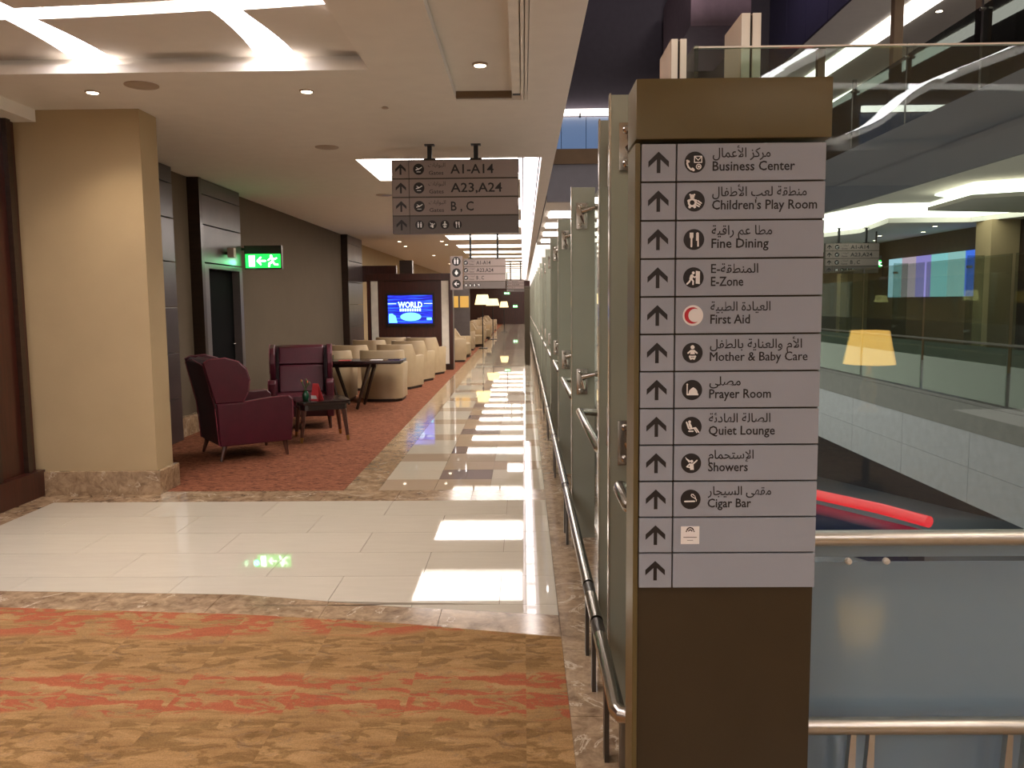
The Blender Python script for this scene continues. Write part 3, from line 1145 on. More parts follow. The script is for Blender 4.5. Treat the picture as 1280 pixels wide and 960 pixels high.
# ------------------------------------------------------------------ directory totem
TX0, TX1, TY = 0.300, 0.775, 2.15
totem = thing('directory_totem', 'tall bronze directory sign with twelve grey rows of pictograms', 'directory sign', (0, 0, 0))
box('body', TX0 - 0.006, TX1 - 0.002, TY + 0.014, TY + 0.15, 0.0, 1.995, M['bronze_d'], totem, bev=0.006)
bmc = bmesh.new()
add_box(bmc, TX0 - 0.012, TX1 + 0.008, TY - 0.006, TY + 0.16, 2.008, 2.158, bev=0.008)
mesh_obj('cap', bmc, M['bronze'], totem, True)
box('side_trim', TX0 - 0.012, TX0 + 0.001, TY + 0.002, TY + 0.15, 0.0, 2.0, M['bronze'], totem, bev=0.003)
bm = bmesh.new()
add_lathe(bm, [(0.014, 0), (0.014, 0.006), (0.006, 0.012)], 16, (0.46, TY + 0.08, 2.158))
mesh_obj('cap_bolt', bm, M['steel'], totem, True)
ROWS = [('مركز الأعمال', 70, 'Business Center', 100, 'phone'),
        ('منطقة لعب الأطفال', 115, "Children's Play Room", 128, 'bear'),
        ('مطا عم راقية', 74, 'Fine Dining', 70, 'dine'),
        ('المنطقة-E', 58, 'E-Zone', 40, 'ezone'),
        ('العيادة الطبية', 74, 'First Aid', 49, 'crescent'),
        ('الأم والعناية بالطفل', 114, 'Mother & Baby Care', 121, 'baby'),
        ('مصلى', 39, 'Prayer Room', 77, 'mosque'),
        ('الصالة الهادئة', 77, 'Quiet Lounge', 83, 'lounge'),
        ('الإستحمام', 57, 'Showers', 50, 'shower'),
        ('مقهى السيجار', 80, 'Cigar Bar', 55, 'cigar'),
        (None, 0, None, 0, 'sticker'),
        (None, 0, None, 0, None)]
PX = 0.002088
P0 = 0.0971
for i, (ar, aw, la, lw, ic) in enumerate(ROWS):
    zt = 1.997 - i * P0
    zb = zt - P0 + 0.0045
    cz = (zt + zb) / 2
    ap = box('arrow_plate', TX0 + 0.004, TX0 + 0.0905, TY, TY + 0.012, zb, zt, M['plate'], totem, bev=0.0012)
    p = Print(TY - 0.0008)
    arrow(p, TX0 + 0.047, cz, 0.0275)
    p.done('arrow', M['ink'], ap)
    tp = box('sign_plate', TX0 + 0.0945, TX1 - 0.004, TY, TY + 0.012, zb, zt, M['plate'], totem, bev=0.0012)
    cx = TX0 + 0.139
    if ic in ('phone', 'bear', 'dine', 'ezone', 'baby', 'mosque', 'lounge', 'shower', 'cigar'):
        p = Print(TY - 0.0008)
        p.disc(cx, cz, 0.0265, 40)
        p.done('pictogram_disc', M['ink'], tp)
        p = Print(TY - 0.0016)
        symbol(p, ic, cx, cz, 0.0265)
        p.done('symbol', M['white'], tp)
    elif ic == 'crescent':
        p = Print(TY - 0.0008)
        p.disc(cx, cz, 0.0265, 40)
        p.done('pictogram_disc', M['white'], tp)
        p = Print(TY - 0.0016)
        pts = []
        for j in range(25):
            a = R(52) + R(256) * j / 24
            pts.append((math.cos(a) * 0.80 - 0.04, math.sin(a) * 0.80))
        for j in range(24):
            a0 = R(52) + R(256) * j / 24
            a1 = R(52) + R(256) * (j + 1) / 24
            def I(a):
                b = R(68) + R(224) * (a - R(52)) / R(256)
                return (0.20 + math.cos(b) * 0.655, math.sin(b) * 0.655)
            o0, o1 = (math.cos(a0) * 0.80 - 0.04, math.sin(a0) * 0.80), (math.cos(a1) * 0.80 - 0.04, math.sin(a1) * 0.80)
            p.poly([o0, o1, I(a1), I(a0)], cx, cz, 0.0265)
        p.done('crescent', M['red'], tp)
    elif ic == 'sticker':
        st = box('sticker', cx - 0.0245, cx + 0.0245, TY - 0.0008, TY + 0.001, cz - 0.024, cz + 0.024, M['white'], tp)
        p = Print(TY - 0.0014)
        p.ring(0, 0.5, 0.42, 0.14, 0.1, PI - 0.1, 14, 0.0245, cx, cz)
        p.ring(0, 0.42, 0.24, 0.12, 0.0, PI, 10, 0.0245, cx, cz)
        for xx in (-0.42, 0.42):
            p.disc(cx + xx * 0.0245, cz + 0.44 * 0.0245, 0.08 * 0.0245, 8)
        p.line([(-0.7, -0.22), (0.7, -0.22)], 0.07, cx, cz, 0.0245)
        p.line([(-0.3, -0.55), (0.3, -0.55)], 0.05, cx, cz, 0.0245)
        p.done('emblem', M['ink2'], tp)
    if la:
        p = Print(TY - 0.0008)
        p.text(la, TX0 + 0.184, cz - 0.0215, 0.0335, lw * PX, 0.0 if la[0] == 'M' else 0.015)
        if la[0] == 'M':        # this line is thickened by a second, slightly shifted strike
            p.y -= 0.0002
            p.text(la, TX0 + 0.1848, cz - 0.0212, 0.0335, lw * PX)
        p.text(shape(ar), TX0 + 0.184, cz + 0.0115, 0.0330, aw * PX, 0.009)
        p.done('lettering', M['ink'], tp)


# ------------------------------------------------------------------ hanging gate signs
def gate_sign(x0, x1, y, z0, z1, label, rods, full=True, detail=True, side=False, top=CZ):
    t = thing('gate_sign', label, 'hanging sign', (0, 0, 0))
    h = z1 - z0
    w = x1 - x0
    box('housing', x0, x1, y + 0.012, y + 0.10, z0, z1, M['bronze_d'], t, bev=0.005)
    rh = h / 4
    for i in range(4):
        zt = z1 - 0.012 - i * rh
        zb = zt - rh + 0.014
        cz = (zt + zb) / 2
        m = M['plate_h'] if i < 3 else M['plate_d']
        if side:
            pl = box('sign_plate', x0 + 0.005, x1 - 0.005, y, y + 0.012, zb, zt, m, t)
            ax = x0 - w * 0.02
        else:
            pa = box('arrow_plate', x0 + 0.006, x0 + w * 0.135, y, y + 0.012, zb, zt, m, t, bev=0.001)
            pl = box('sign_plate', x0 + w * 0.14, x1 - 0.006, y, y + 0.012, zb, zt, m, t, bev=0.001)
            p = Print(y - 0.0015)
            arrow(p, x0 + w * 0.072, cz, rh * 0.30)
            p.done('arrow', M['ink'], pa)
            ax = x0 + w * 0.14
        if i < 3:
            k = rh * 0.30
            p = Print(y - 0.0015)
            p.disc(ax + w * 0.075, cz, k, 28)
            p.done('pictogram_disc', M['ink'], pl)
            p = Print(y - 0.003)
            symbol(p, 'plane', ax + w * 0.075, cz, k)
            p.done('symbol', M['white'], pl)
            p = Print(y - 0.0015)
            p.text('Gates', ax + w * 0.155, cz - rh * 0.30, rh * 0.30, w * 0.115, 0.01)
            p.text(shape('البوابات'), ax + w * 0.15, cz + rh * 0.12, rh * 0.30, w * 0.135, 0.0)
            p.done('gates_lettering', M['ink2'], pl)
            p = Print(y - 0.0015)
            body = ['A1-A14', 'A23,A24', 'B , C'][i]
            p.text(body, ax + w * 0.325, cz - rh * 0.24, rh * 0.70, w * [0.34, 0.405, 0.18][i], 0.012)
            p.done('lettering', M['ink'], pl)
        else:
            for j, sy in enumerate(('toilet', 'shower', 'baby', 'dine')):
                cx = ax + w * (0.075 + 0.1 * j)
                p = Print(y - 0.0015)
                p.disc(cx, cz, rh * 0.24, 24)
                p.done('pictogram_disc', M['ink'], pl)
                p = Print(y - 0.003)
                symbol(p, sy, cx, cz, rh * 0.24)
                p.done('symbol', M['white'], pl)
    for rx in rods:
        bm = bmesh.new()
        add_box(bm, rx - 0.022, rx + 0.022, y + 0.035, y + 0.08, z1, top)
        add_box(bm, rx - 0.05, rx + 0.05, y + 0.02, y + 0.095, top - 0.012, top)
        add_box(bm, rx - 0.06, rx + 0.06, y + 0.02, y + 0.095, z1, z1 + 0.012)
        mesh_obj('hanger', bm, M['black'], t)
    return t


gate_sign(-1.325, -0.040, 8.5, 2.305, 3.045, 'large hanging gate sign A1-A14 over the near walkway', [-0.94, -0.47])
t2 = gate_sign(-1.36, -0.40, 19.0, 1.92, 2.60, 'smaller hanging gate sign with a side column of white-ringed symbols beyond the large sign', [-1.2, -0.58], side=True)
box('side_housing', -1.66, -1.38, 18.95, 19.06, 1.90, 2.66, M['plate_h'], t2)
for j, s_ in enumerate(('toilet', 'down', 'left')):
    p = Print(18.946)
    cz = 2.54 - j * 0.255
    p.disc(-1.52, cz, 0.10, 24)
    d = p.done('pictogram_disc', M['ink'], t2)
    p = Print(18.94)
    symbol(p, s_, -1.52, cz, 0.10)
    p.done('symbol', M['white'], d)
gate_sign(-0.66, 0.04, 33.0, 2.02, 2.48, 'small distant hanging sign above the far walkway', [-0.5, -0.1], side=True)
gate_sign(7.22, 8.50, 20.0, 2.22, 2.94, 'hanging gate sign in the lounge across the atrium', [7.55, 8.2], top=3.3)

# ------------------------------------------------------------------ balustrade along the walkway: glass fins with point fixings
fin_y = [3.08, 3.50, 5.50, 7.60, 9.70, 11.8, 13.9, 16.0, 18.1, 20.2, 22.3, 24.4, 26.5, 28.6, 30.7, 32.8, 34.9, 37, 39.1, 41.2, 43.3, 45.4, 47.5, 49.6]
fin0 = None
for i, fy_ in enumerate(fin_y):
    lab = f'tall pale glass fin post, {ORD[i]} beyond the directory sign'
    if fin0 is None:
        fin0 = thing('balustrade_fin', lab, 'balustrade post', (0, fy_, 0), 0, 'glass fins of the walkway balustrade')
        box('fin_blade', 0.324, 0.474, 0, 0.035, 0.0, 2.345, M['fin'], fin0, bev=0.002)
        box('edge_strip', 0.318, 0.3235, -0.004, 0.039, 0.0, 2.35, M['fin_edge'], fin0)
        for z in (2.16, 1.07):
            bm = bmesh.new()
            add_box(bm, 0.352, 0.425, -0.010, -0.0005, z - 0.085, z + 0.085, bev=0.002)
            pl = mesh_obj('fixing_plate', bm, M['steel'], fin0, True)
            for dz in (-0.06, 0.06):
                bm = bmesh.new()
                b = bmesh.new()
                add_lathe(b, [(0.014, 0), (0.014, 0.008), (0.008, 0.014)], 12)
                merge(bm, b, Matrix.Translation((0.378, -0.010, z + dz)) @ Matrix.Rotation(R(90), 4, 'X'))
                mesh_obj('bolt', bm, M['steel'], pl, True)
            bm = bmesh.new()
            add_tube(bm, (0.392, -0.012, z + 0.03), (0.486, -0.05, z + 0.055), 0.022, 0.010)
            add_tube(bm, (0.395, -0.012, z + 0.0), (0.405, -0.03, z - 0.05), 0.022, 0.008)
            add_tube(bm, (0.470, -0.05, z + 0.055), (0.493, -0.05, z + 0.055), 0.020, 0.020)
            mesh_obj('spider_arm', bm, M['steel'], pl, True)
    else:
        dup(fin0, (0, fy_, 0), 0, lab)

bays = [(2.47, 3.06)] + [(fin_y[i] + 0.02, fin_y[i + 1] - 0.02) for i in range(len(fin_y) - 1)]
for i, (a, b) in enumerate(bays):
    if b - a < 0.6 and i == 1:
        pass
    nm = ORD[i]
    t = thing('glass_screen', f'clear balustrade pane with frosted lower part, {nm} along the walkway', 'glass screen', (0, 0, 0), 0, 'panes of the walkway balustrade')
    box('clear_pane', 0.496, 0.508, a - 0.012, b + 0.012, 0.03, 2.33, M['glass_g'], t)
    box('frosted_film', 0.5085, 0.511, a - 0.005, b + 0.005, 0.03, 0.86, M['frost_g'], t)
    # short handrail, stops before the next fin
    if i != 1:
        L = b - a
        bm = bmesh.new()
        y0, y1 = a + 0.08, a + L * 0.72
        add_path(bm, [(0.40, y0, 0.93), (0.345, y0, 0.945), (0.33, y0 + 0.03, 0.95), (0.33, y1 - 0.05, 0.95), (0.335, y1 - 0.015, 0.948), (0.36, y1, 0.94), (0.46, y1 + 0.02, 0.93), (0.494, y1 + 0.02, 0.93)], 0.021, 10)
        o = mesh_obj('handrail', bm, M['steel'], None, True)
        tag(o, f'short steel handrail with bent ends, {nm} bay of the walkway balustrade', 'handrail', 'walkway handrails')
    # bumper rail on feet
    t = thing('bumper_rail', f'low steel bumper rail, {nm} length from the directory sign', 'rail', (0, 0, 0), 0, 'low bumper rails along the walkway')
    bm = bmesh.new()
    if i == 0:
        pts = [(1.6, 2.40, 0.345)]
        pts = [(2.6, 2.40, 0.345), (0.32, 2.40, 0.345), (0.29, 2.41, 0.345), (0.28, 2.44, 0.345), (0.28, b - 0.06, 0.345)]
    else:
        pts = [(0.28, a + 0.05, 0.345), (0.28, b - 0.05, 0.345)]
    if i == 0:
        pts = pts[1:]
    add_path(bm, pts, 0.026, 14)
    mesh_obj('tube', bm, M['steel'], t, True)
    bm = bmesh.new()
    add_path(bm, [(0.28, b - 0.055, 0.345), (0.28, b + 0.07, 0.345)], 0.0255, 12)
    mesh_obj('dark_sleeve', bm, M['steel_d'], t, True)
    for yy in ((a + 0.12, b - 0.12) if b - a > 0.9 else ((a + b) / 2,)):
        bm = bmesh.new()
        add_prism(bm, [(yy - 0.03, 0.0), (yy + 0.03, 0.0), (yy + 0.016, 0.325), (yy - 0.016, 0.325)], 0.272, 0.288, 'X')
        mesh_obj('foot', bm, M['steel_d'], t)
o = box('corner_shoe', 0.285, 0.46, 2.405, 2.43, 0.0, 0.318, M['steel_warm'])
tag(o, 'steel kick plate closing the rail corner left of the directory sign', 'kick plate')

# front balustrade at the right
t = thing('front_balustrade', 'clear glass balustrade with frosted lower band right of the directory sign', 'balustrade', (0, 0, 0))
box('clear_pane', 0.50, 6.2, 2.470, 2.484, 0.03, 2.325, M['glass'], t)
box('polished_edge', 0.50, 6.2, 2.470, 2.484, 2.3252, 2.330, M['ivory'], t)
box('frosted_film', 0.51, 6.2, 2.4845, 2.488, 0.03, 0.797, M['frost'], t)
box('frosted_film', 0.51, 6.2, 2.4845, 2.488, 0.813, 0.885, M['frost'], t)
for xx in (0.985, 1.10, 2.2, 2.32):
    bm = bmesh.new()
    b = bmesh.new()
    add_lathe(b, [(0.010, 0), (0.010, 0.012), (0.005, 0.016)], 12)
    merge(bm, b, Matrix.Translation((xx, 2.4695, 0.806)) @ Matrix.Rotation(R(90), 4, 'X'))
    mesh_obj('glass_bolt', bm, M['post'], t, True)
t = thing('top_handrail', 'round warm steel handrail across the right balustrade, upper one', 'handrail', (0, 0, 0))
bm = bmesh.new()
add_path(bm, [(0.35, 2.405, 0.895), (6.2, 2.405, 0.895)], 0.024, 16)
mesh_obj('tube', bm, M['steel_warm'], t, True)
for xx in (0.62, 2.9, 4.6):
    bm = bmesh.new()
    add_path(bm, [(xx, 2.41, 0.88), (xx, 2.469, 0.86)], 0.01, 8)
    mesh_obj('bracket', bm, M['steel'], t, True)
t = thing('low_handrail', 'low warm steel bumper rail on paired splayed legs, right of the directory sign', 'rail', (0, 0, 0))
bm = bmesh.new()
add_path(bm, [(0.33, 2.398, 0.315), (6.2, 2.398, 0.315)], 0.026, 16)
mesh_obj('tube', bm, M['steel_warm'], t, True)
for xx in (0.965, 1.435, 1.905, 2.4):
    for s_ in (0.0, 0.056):
        bm = bmesh.new()
        a = xx + s_
        add_prism(bm, [(a - 0.004, 0.0), (a + 0.030, 0.0), (a + 0.032 - (0.002), 0.295), (a + 0.014, 0.295)], 2.385, 2.410, 'Y')
        mesh_obj('leg', bm, M['steel_warm'], t)
box('leg', 0.285, 0.33, 2.40, 2.42, 0, 0.32, M['steel_warm'], t)
for j, (xa, xb, zt, yy) in enumerate([(0.437, 0.482, 2.36, 2.50), (0.640, 0.697, 2.43, 2.50)]):
    t = thing('glass_fin_post', f'fin post with painted edge shine, rising behind the directory sign, {"left" if j == 0 else "taller right"} one', 'balustrade post', (0, 0, 0), 0, 'fin posts behind the directory sign')
    xm = (xa + xb) / 2
    box('fin_half', xa, xm - 0.003, yy, yy + 0.2, 0.0, zt, M['trim'], t)
    box('fin_half', xm + 0.003, xb, yy, yy + 0.2, 0.0, zt, M['trim'], t)
    box('edge_highlight', xa + 0.001, xm - 0.004, yy - 0.006, yy - 0.0005, 0.0, zt - 0.001, M['ivory'], t)  # ivory strips paint the light reflected off the steel edges
    box('edge_highlight', xm + 0.004, xb - 0.001, yy - 0.006, yy - 0.0005, 0.0, zt - 0.001, M['ivory'], t)
    box('core', xm - 0.003, xm + 0.003, yy + 0.004, yy + 0.23, 0.0, zt - 0.004, M['black'], t)

# dark totem far down the walkway
t = thing('far_totem', 'narrow dark bronze sign post far down the walkway beside the fins', 'sign post', (0.10, 21.2, 0))
box('body', -0.07, 0.07, -0.05, 0.05, 0.0, 1.93, M['bronze_d'], t, bev=0.005)
box('cap', -0.075, 0.075, -0.055, 0.055, 1.93, 2.0, M['bronze_d'], t, bev=0.005)


# ------------------------------------------------------------------ lounge furniture
def wing_chair(label, loc, rz):
    t = thing('wing_armchair', label, 'armchair', loc, rz, 'burgundy wing armchairs')
    # front faces -Y, width along X
    W = 0.40
    bm = bmesh.new()
    add_prism(bm, [(-0.36, 0.16), (-0.37, 0.30), (0.30, 0.30), (0.30, 0.16)], -W + 0.08, W - 0.08, 'X', 0.015)
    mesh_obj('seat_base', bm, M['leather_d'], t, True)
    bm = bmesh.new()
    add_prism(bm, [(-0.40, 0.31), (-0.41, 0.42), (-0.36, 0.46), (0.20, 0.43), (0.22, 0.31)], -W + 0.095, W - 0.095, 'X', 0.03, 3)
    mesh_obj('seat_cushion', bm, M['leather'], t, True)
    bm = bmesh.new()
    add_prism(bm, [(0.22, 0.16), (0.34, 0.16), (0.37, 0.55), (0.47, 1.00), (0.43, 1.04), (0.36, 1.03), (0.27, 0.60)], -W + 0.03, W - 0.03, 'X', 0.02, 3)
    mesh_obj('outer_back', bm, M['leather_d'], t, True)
    bm = bmesh.new()
    add_prism(bm, [(0.12, 0.43), (0.25, 0.43), (0.335, 0.80), (0.22, 0.79)], -W + 0.11, W - 0.11, 'X', 0.035, 3)
    mesh_obj('back_cushion', bm, M['leather'], t, True)
    bm = bmesh.new()
    add_prism(bm, [(0.215, 0.80), (0.335, 0.80), (0.40, 1.03), (0.36, 1.05), (0.28, 1.02)], -W + 0.11, W - 0.11, 'X', 0.035, 3)
    mesh_obj('headrest', bm, M['leather'], t, True)
    arm = [(-0.40, 0.16), (-0.42, 0.40), (-0.42, 0.60), (-0.38, 0.635), (-0.20, 0.63), (0.10, 0.60), (0.36, 0.60), (0.34, 0.16)]
    wing = [(0.08, 0.60), (0.04, 0.70), (0.02, 0.82), (0.05, 0.94), (0.13, 1.02), (0.26, 1.06), (0.42, 1.05), (0.475, 1.02), (0.37, 0.60)]
    for s in (-1, 1):
        a, b = sorted((s * W, s * (W - 0.09)))
        bm = bmesh.new()
        add_prism(bm, arm, a, b, 'X', 0.018, 3)
        ao = mesh_obj('armrest', bm, M['leather'], t, True)
        bm = bmesh.new()
        ring = [(s * W, y_, z_) for y_, z_ in arm[1:6]] + [(s * W, y_, z_) for y_, z_ in wing[1:8]]
        ring[5:5] = []
        add_path(bm, ring, 0.005, 6)
        mesh_obj('piping', bm, M['piping'], ao, True)
        a, b = sorted((s * (W - 0.005), s * (W - 0.065)))
        bm = bmesh.new()
        add_prism(bm, wing, a, b, 'X', 0.018, 3)
        mesh_obj('wing', bm, M['leather'], t, True)
        for yy, lean in ((-0.34, -0.02), (0.28, 0.05)):
            bm = bmesh.new()
            add_tube(bm, (s * (W - 0.06), yy, 0.17), (s * (W - 0.045), yy + lean, 0.003), 0.028, 0.016, 8)
            mesh_obj('leg', bm, M['leg'], t, True)
    bm = bmesh.new()
    add_path(bm, [(-W + 0.03, 0.345, 0.17), (-W + 0.03, 0.375, 0.55), (-W + 0.03, 0.472, 0.99), (0, 0.485, 1.035), (W - 0.03, 0.472, 0.99), (W - 0.03, 0.375, 0.55), (W - 0.03, 0.345, 0.17)], 0.006, 6)
    mesh_obj('back_piping', bm, M['piping'], t, True)
    return t


wing_chair('burgundy leather wing armchair seen from behind, nearest the column', (-3.02, 8.72, 0.008), R(125))
wing_chair('burgundy leather wing armchair facing the camera behind the coffee table', (-2.92, 10.75, 0.008), R(14))


def tub_chair(label, loc, rz, first=[None]):
    if first[0] is not None:
        return dup(first[0], loc, rz, label)
    t = thing('tub_chair', label, 'armchair', loc, rz, 'beige tub chairs')
    # U-shaped shell, open to -Y; the back stands higher than the arms
    bm = bmesh.new()
    pts = []
    hw, dp, r = 0.34, 0.34, 0.20
    pts.append((-hw, -dp))
    pts.append((-hw, dp - r))
    for k_ in range(1, 8):
        a = PI - k_ * (PI / 2) / 8
        pts.append((-hw + r + r * math.cos(a), dp - r + r * math.sin(a)))
    pts.append((-hw + r, dp)); pts.append((0, dp + 0.02)); pts.append((hw - r, dp))
    for k_ in range(1, 8):
        a = PI / 2 - k_ * (PI / 2) / 8
        pts.append((hw - r + r * math.cos(a), dp - r + r * math.sin(a)))
    pts.append((hw, dp - r)); pts.append((hw, -dp))
    fine = []
    for (x0, y0), (x1, y1) in zip(pts, pts[1:]):
        n = max(1, int(math.hypot(x1 - x0, y1 - y0) / 0.07))
        for q in range(n):
            fine.append((x0 + (x1 - x0) * q / n, y0 + (y1 - y0) * q / n))
    fine.append(pts[-1])

    def top(x, y):
        u = min(1, max(0, (y + 0.02) / 0.16))
        u = u * u * (3 - 2 * u)
        return 0.62 + 0.22 * u
    rings = []
    n = len(fine)
    for i, (x, y_) in enumerate(fine):
        x0, y0 = fine[max(i - 1, 0)]
        x1, y1 = fine[min(i + 1, n - 1)]
        dx, dy = x1 - x0, y1 - y0
        L = math.hypot(dx, dy)
        nx, ny = -dy / L, dx / L          # outward
        nx, ny = (nx, ny) if nx * x + ny * y_ > 0 else (-nx, -ny)
        h = top(x, y_)
        fl = 0.035 * (h - 0.1)
        prof = [(0.0, 0.05), (0.0, 0.30), (fl, h - 0.02), (fl - 0.012, h), (fl - 0.07, h), (fl - 0.085, h - 0.02), (-0.085, 0.40), (-0.085, 0.05)]
        rings.append([bm.verts.new((x + nx * o_, y_ + ny * o_, z_)) for o_, z_ in prof])
    for a, b in zip(rings, rings[1:]):
        for k_ in range(8):
            j = (k_ + 1) % 8
            bm.faces.new((a[k_], a[j], b[j], b[k_]))
    bm.faces.new(rings[0])
    bm.faces.new(rings[-1][::-1])
    mesh_obj('shell', bm, M['tub'], t, True)
    bm = bmesh.new()
    add_prism(bm, [(-0.34, 0.10), (-0.35, 0.40), (-0.31, 0.44), (0.22, 0.42), (0.24, 0.10)], -0.25, 0.25, 'X', 0.02, 2)
    mesh_obj('seat_cushion', bm, M['tub'], t, True)
    bm = bmesh.new()
    add_prism(bm, [(-0.32, -0.31), (-0.32, 0.16), (-0.22, 0.30), (0.22, 0.30), (0.32, 0.16), (0.32, -0.31)], 0.0, 0.055, 'Z')
    mesh_obj('plinth', bm, M['tub_d'], t)
    first[0] = t
    return t


tubs = [(-2.33, 13.65, 180, 'beige tub chair, back to the camera, at the right end of the dark table'),
        (-3.18, 13.6, 178, 'beige tub chair behind the left end of the long dark table'),
        (-2.36, 15.55, 160, 'beige tub chair beside the carpet edge, second in line behind the long table'),
        (-3.20, 15.4, 165, 'beige tub chair near the wall, second row behind the long table'),
        (-3.20, 17.4, 165, 'beige tub chair left of the line, third row behind the long table'),
        (-2.30, 16.95, 158, 'beige tub chair at the carpet edge, third in line behind the long table'),
        (-2.95, 18.75, 165, 'beige tub chair directly below the television'),
        (-2.22, 18.55, 158, 'beige tub chair nearest the television wall at the carpet edge'),
        (-1.95, 22.6, 100, 'first beige tub chair past the television wall'),
        (-1.95, 24.2, 80, 'second beige tub chair past the television wall'),
        (-2.0, 28.0, 90, 'beige tub chair in front of the first glowing floor lamp'),
        (-2.9, 28.4, 100, 'beige tub chair left of the first glowing floor lamp'),
        (-1.9, 30.0, 60, 'beige tub chair right of the first glowing floor lamp'),
        (-1.9, 34.0, 90, 'beige tub chair before the second glowing floor lamp'),
        (-1.9, 36.5, 60, 'beige tub chair beyond the second glowing floor lamp'),
        (-1.9, 41.0, 90, 'beige tub chair before the third glowing floor lamp'),
        (-1.9, 44.0, 90, 'beige tub chair beyond the third glowing floor lamp'),
        (-1.9, 48.0, 90, 'last beige tub chair before the dark end wall')]
for x, y, a, lab in tubs:
    tub_chair(lab, (x, y, 0.003), R(a))

# coffee table
t = thing('coffee_table', 'low dark square coffee table on tapered brown legs', 'table', (-2.42, 9.72, 0.006), R(22))
bm = bmesh.new()
pr_ = []
for cx, cy, a0 in ((0.21, 0.21, 0), (-0.21, 0.21, 90), (-0.21, -0.21, 180), (0.21, -0.21, 270)):
    for k in range(5):
        a = R(a0 + k * 22.5)
        pr_.append((cx + 0.10 * math.cos(a), cy + 0.10 * math.sin(a)))
add_prism(bm, pr_, 0.435, 0.475, 'Z', 0.006)
mesh_obj('tabletop', bm, M['table'], t, True)
bm = bmesh.new()
add_prism(bm, [(x * 0.88, y * 0.88) for x, y in pr_], 0.37, 0.434, 'Z')
mesh_obj('apron', bm, M['table'], t)
for sx in (-1, 1):
    for sy in (-1, 1):
        bm = bmesh.new()
        add_tube(bm, (sx * 0.23, sy * 0.23, 0.37), (sx * 0.262, sy * 0.262, 0.06), 0.030, 0.020, 8)
        lg = mesh_obj('leg', bm, M['leg'], t, True)
        bm = bmesh.new()
        add_tube(bm, (sx * 0.262, sy * 0.262, 0.06), (sx * 0.268, sy * 0.268, 0.0), 0.0205, 0.017, 8)
        mesh_obj('brass_foot', bm, M['brass'], lg, True)
tz = 0.006 + 0.4755
t = thing('flower_vase', 'small dark green vase with an orange flower on the coffee table', 'vase', (-2.56, 9.58, tz))
bm = bmesh.new()
add_lathe(bm, [(0.03, 0), (0.042, 0.03), (0.04, 0.07), (0.022, 0.10), (0.026, 0.115)], 16)
mesh_obj('vase_body', bm, M['green_vase'], t, True)
for k in range(5):
    a = k * 1.3
    bm = bmesh.new()
    add_path(bm, [(0, 0, 0.10), (0.015 * math.cos(a), 0.015 * math.sin(a), 0.15), (0.05 * math.cos(a), 0.05 * math.sin(a), 0.19 + 0.01 * k)], 0.004, 6)
    st = mesh_obj('stem', bm, M['leaf'], t, True)
    bm = bmesh.new()
    bmesh.ops.create_icosphere(bm, subdivisions=1, radius=0.018, matrix=Matrix.Translation((0.05 * math.cos(a), 0.05 * math.sin(a), 0.20 + 0.01 * k)) @ Matrix.Scale(0.5, 4, (1, 0, 0)))
    mesh_obj('petal', bm, M['orange'] if k % 2 else M['leaf'], st, True)
t = thing('menu_card', 'red and pink folded menu card on the coffee table', 'menu card', (-2.42, 9.56, tz), R(-25))
for s in (-1, 1):
    bm = bmesh.new()
    add_prism(bm, [(-0.055 * 1, 0.0), (0.055, 0.0), (0.02, 0.2), (-0.06, 0.2)], 0, 0.002, 'Y')
    o = mesh_obj('card_leaf', bm, M['card'], t)
    o.rotation_euler = (R(14 * s), 0, 0)
    o.location = (0, -0.05 * s * -1, 0) if s < 0 else (0, 0.05, 0)
    if s < 0:
        o.location = (0, -0.05, 0)
p = Print(-0.056)
p.poly([(-0.045, 0.02), (0.045, 0.02), (0.03, 0.06), (-0.045, 0.06)])
o = p.done('white_footer', M['white'], t)

# long table
t = thing('long_table', 'long dark wood table on splayed trestle legs behind the armchairs', 'table', (-2.55, 12.65, 0.008))
bm = bmesh.new()
add_box(bm, -0.95, 0.70, -0.33, 0.33, 0.685, 0.73, bev=0.006)
mesh_obj('tabletop', bm, M['table'], t, True)
for xt, xb_ in ((0.22, 0.02), (-0.42, -0.22), (-0.80, -0.62)):
    for sy in (-1, 1):
        bm = bmesh.new()
        add_tube(bm, (xt, sy * 0.25, 0.684), (xb_, sy * 0.30, 0.005), 0.036, 0.024, 6)
        mesh_obj('leg', bm, M['wood_h'], t, True)
bm = bmesh.new()
add_box(bm, -0.85, 0.28, -0.05, 0.05, 0.62, 0.684)
mesh_obj('rail', bm, M['wood_h'], t)
tz = 0.739
for j, (xx, yy, cl, nm, lab) in enumerate([(-2.72, 12.5, 'card', 'card_or_reflection', 'small red card lying near the middle of the long table'),
                                         (-2.25, 12.55, 'white', 'card_or_reflection', 'white card lying toward the right end of the long table'),
                                         (-2.0, 12.7, 'navy', 'card_or_reflection', 'blue television reflection painted at the right end of the long table')]):  # the blue one is the television's reflection, painted as a flat piece
    o = box(nm, xx - 0.09, xx + 0.09, yy - 0.06, yy + 0.06, tz, tz + 0.008, M[cl])
    tag(o, lab, 'card')
t = thing('drinking_glass', 'small clear glass standing on the long dark table', 'glass', (-2.92, 12.5, tz))
bm = bmesh.new()
add_lathe(bm, [(0.025, 0), (0.032, 0.09), (0.029, 0.09), (0.023, 0.006)], 16)
mesh_obj('glass_body', bm, M['glass'], t, True)

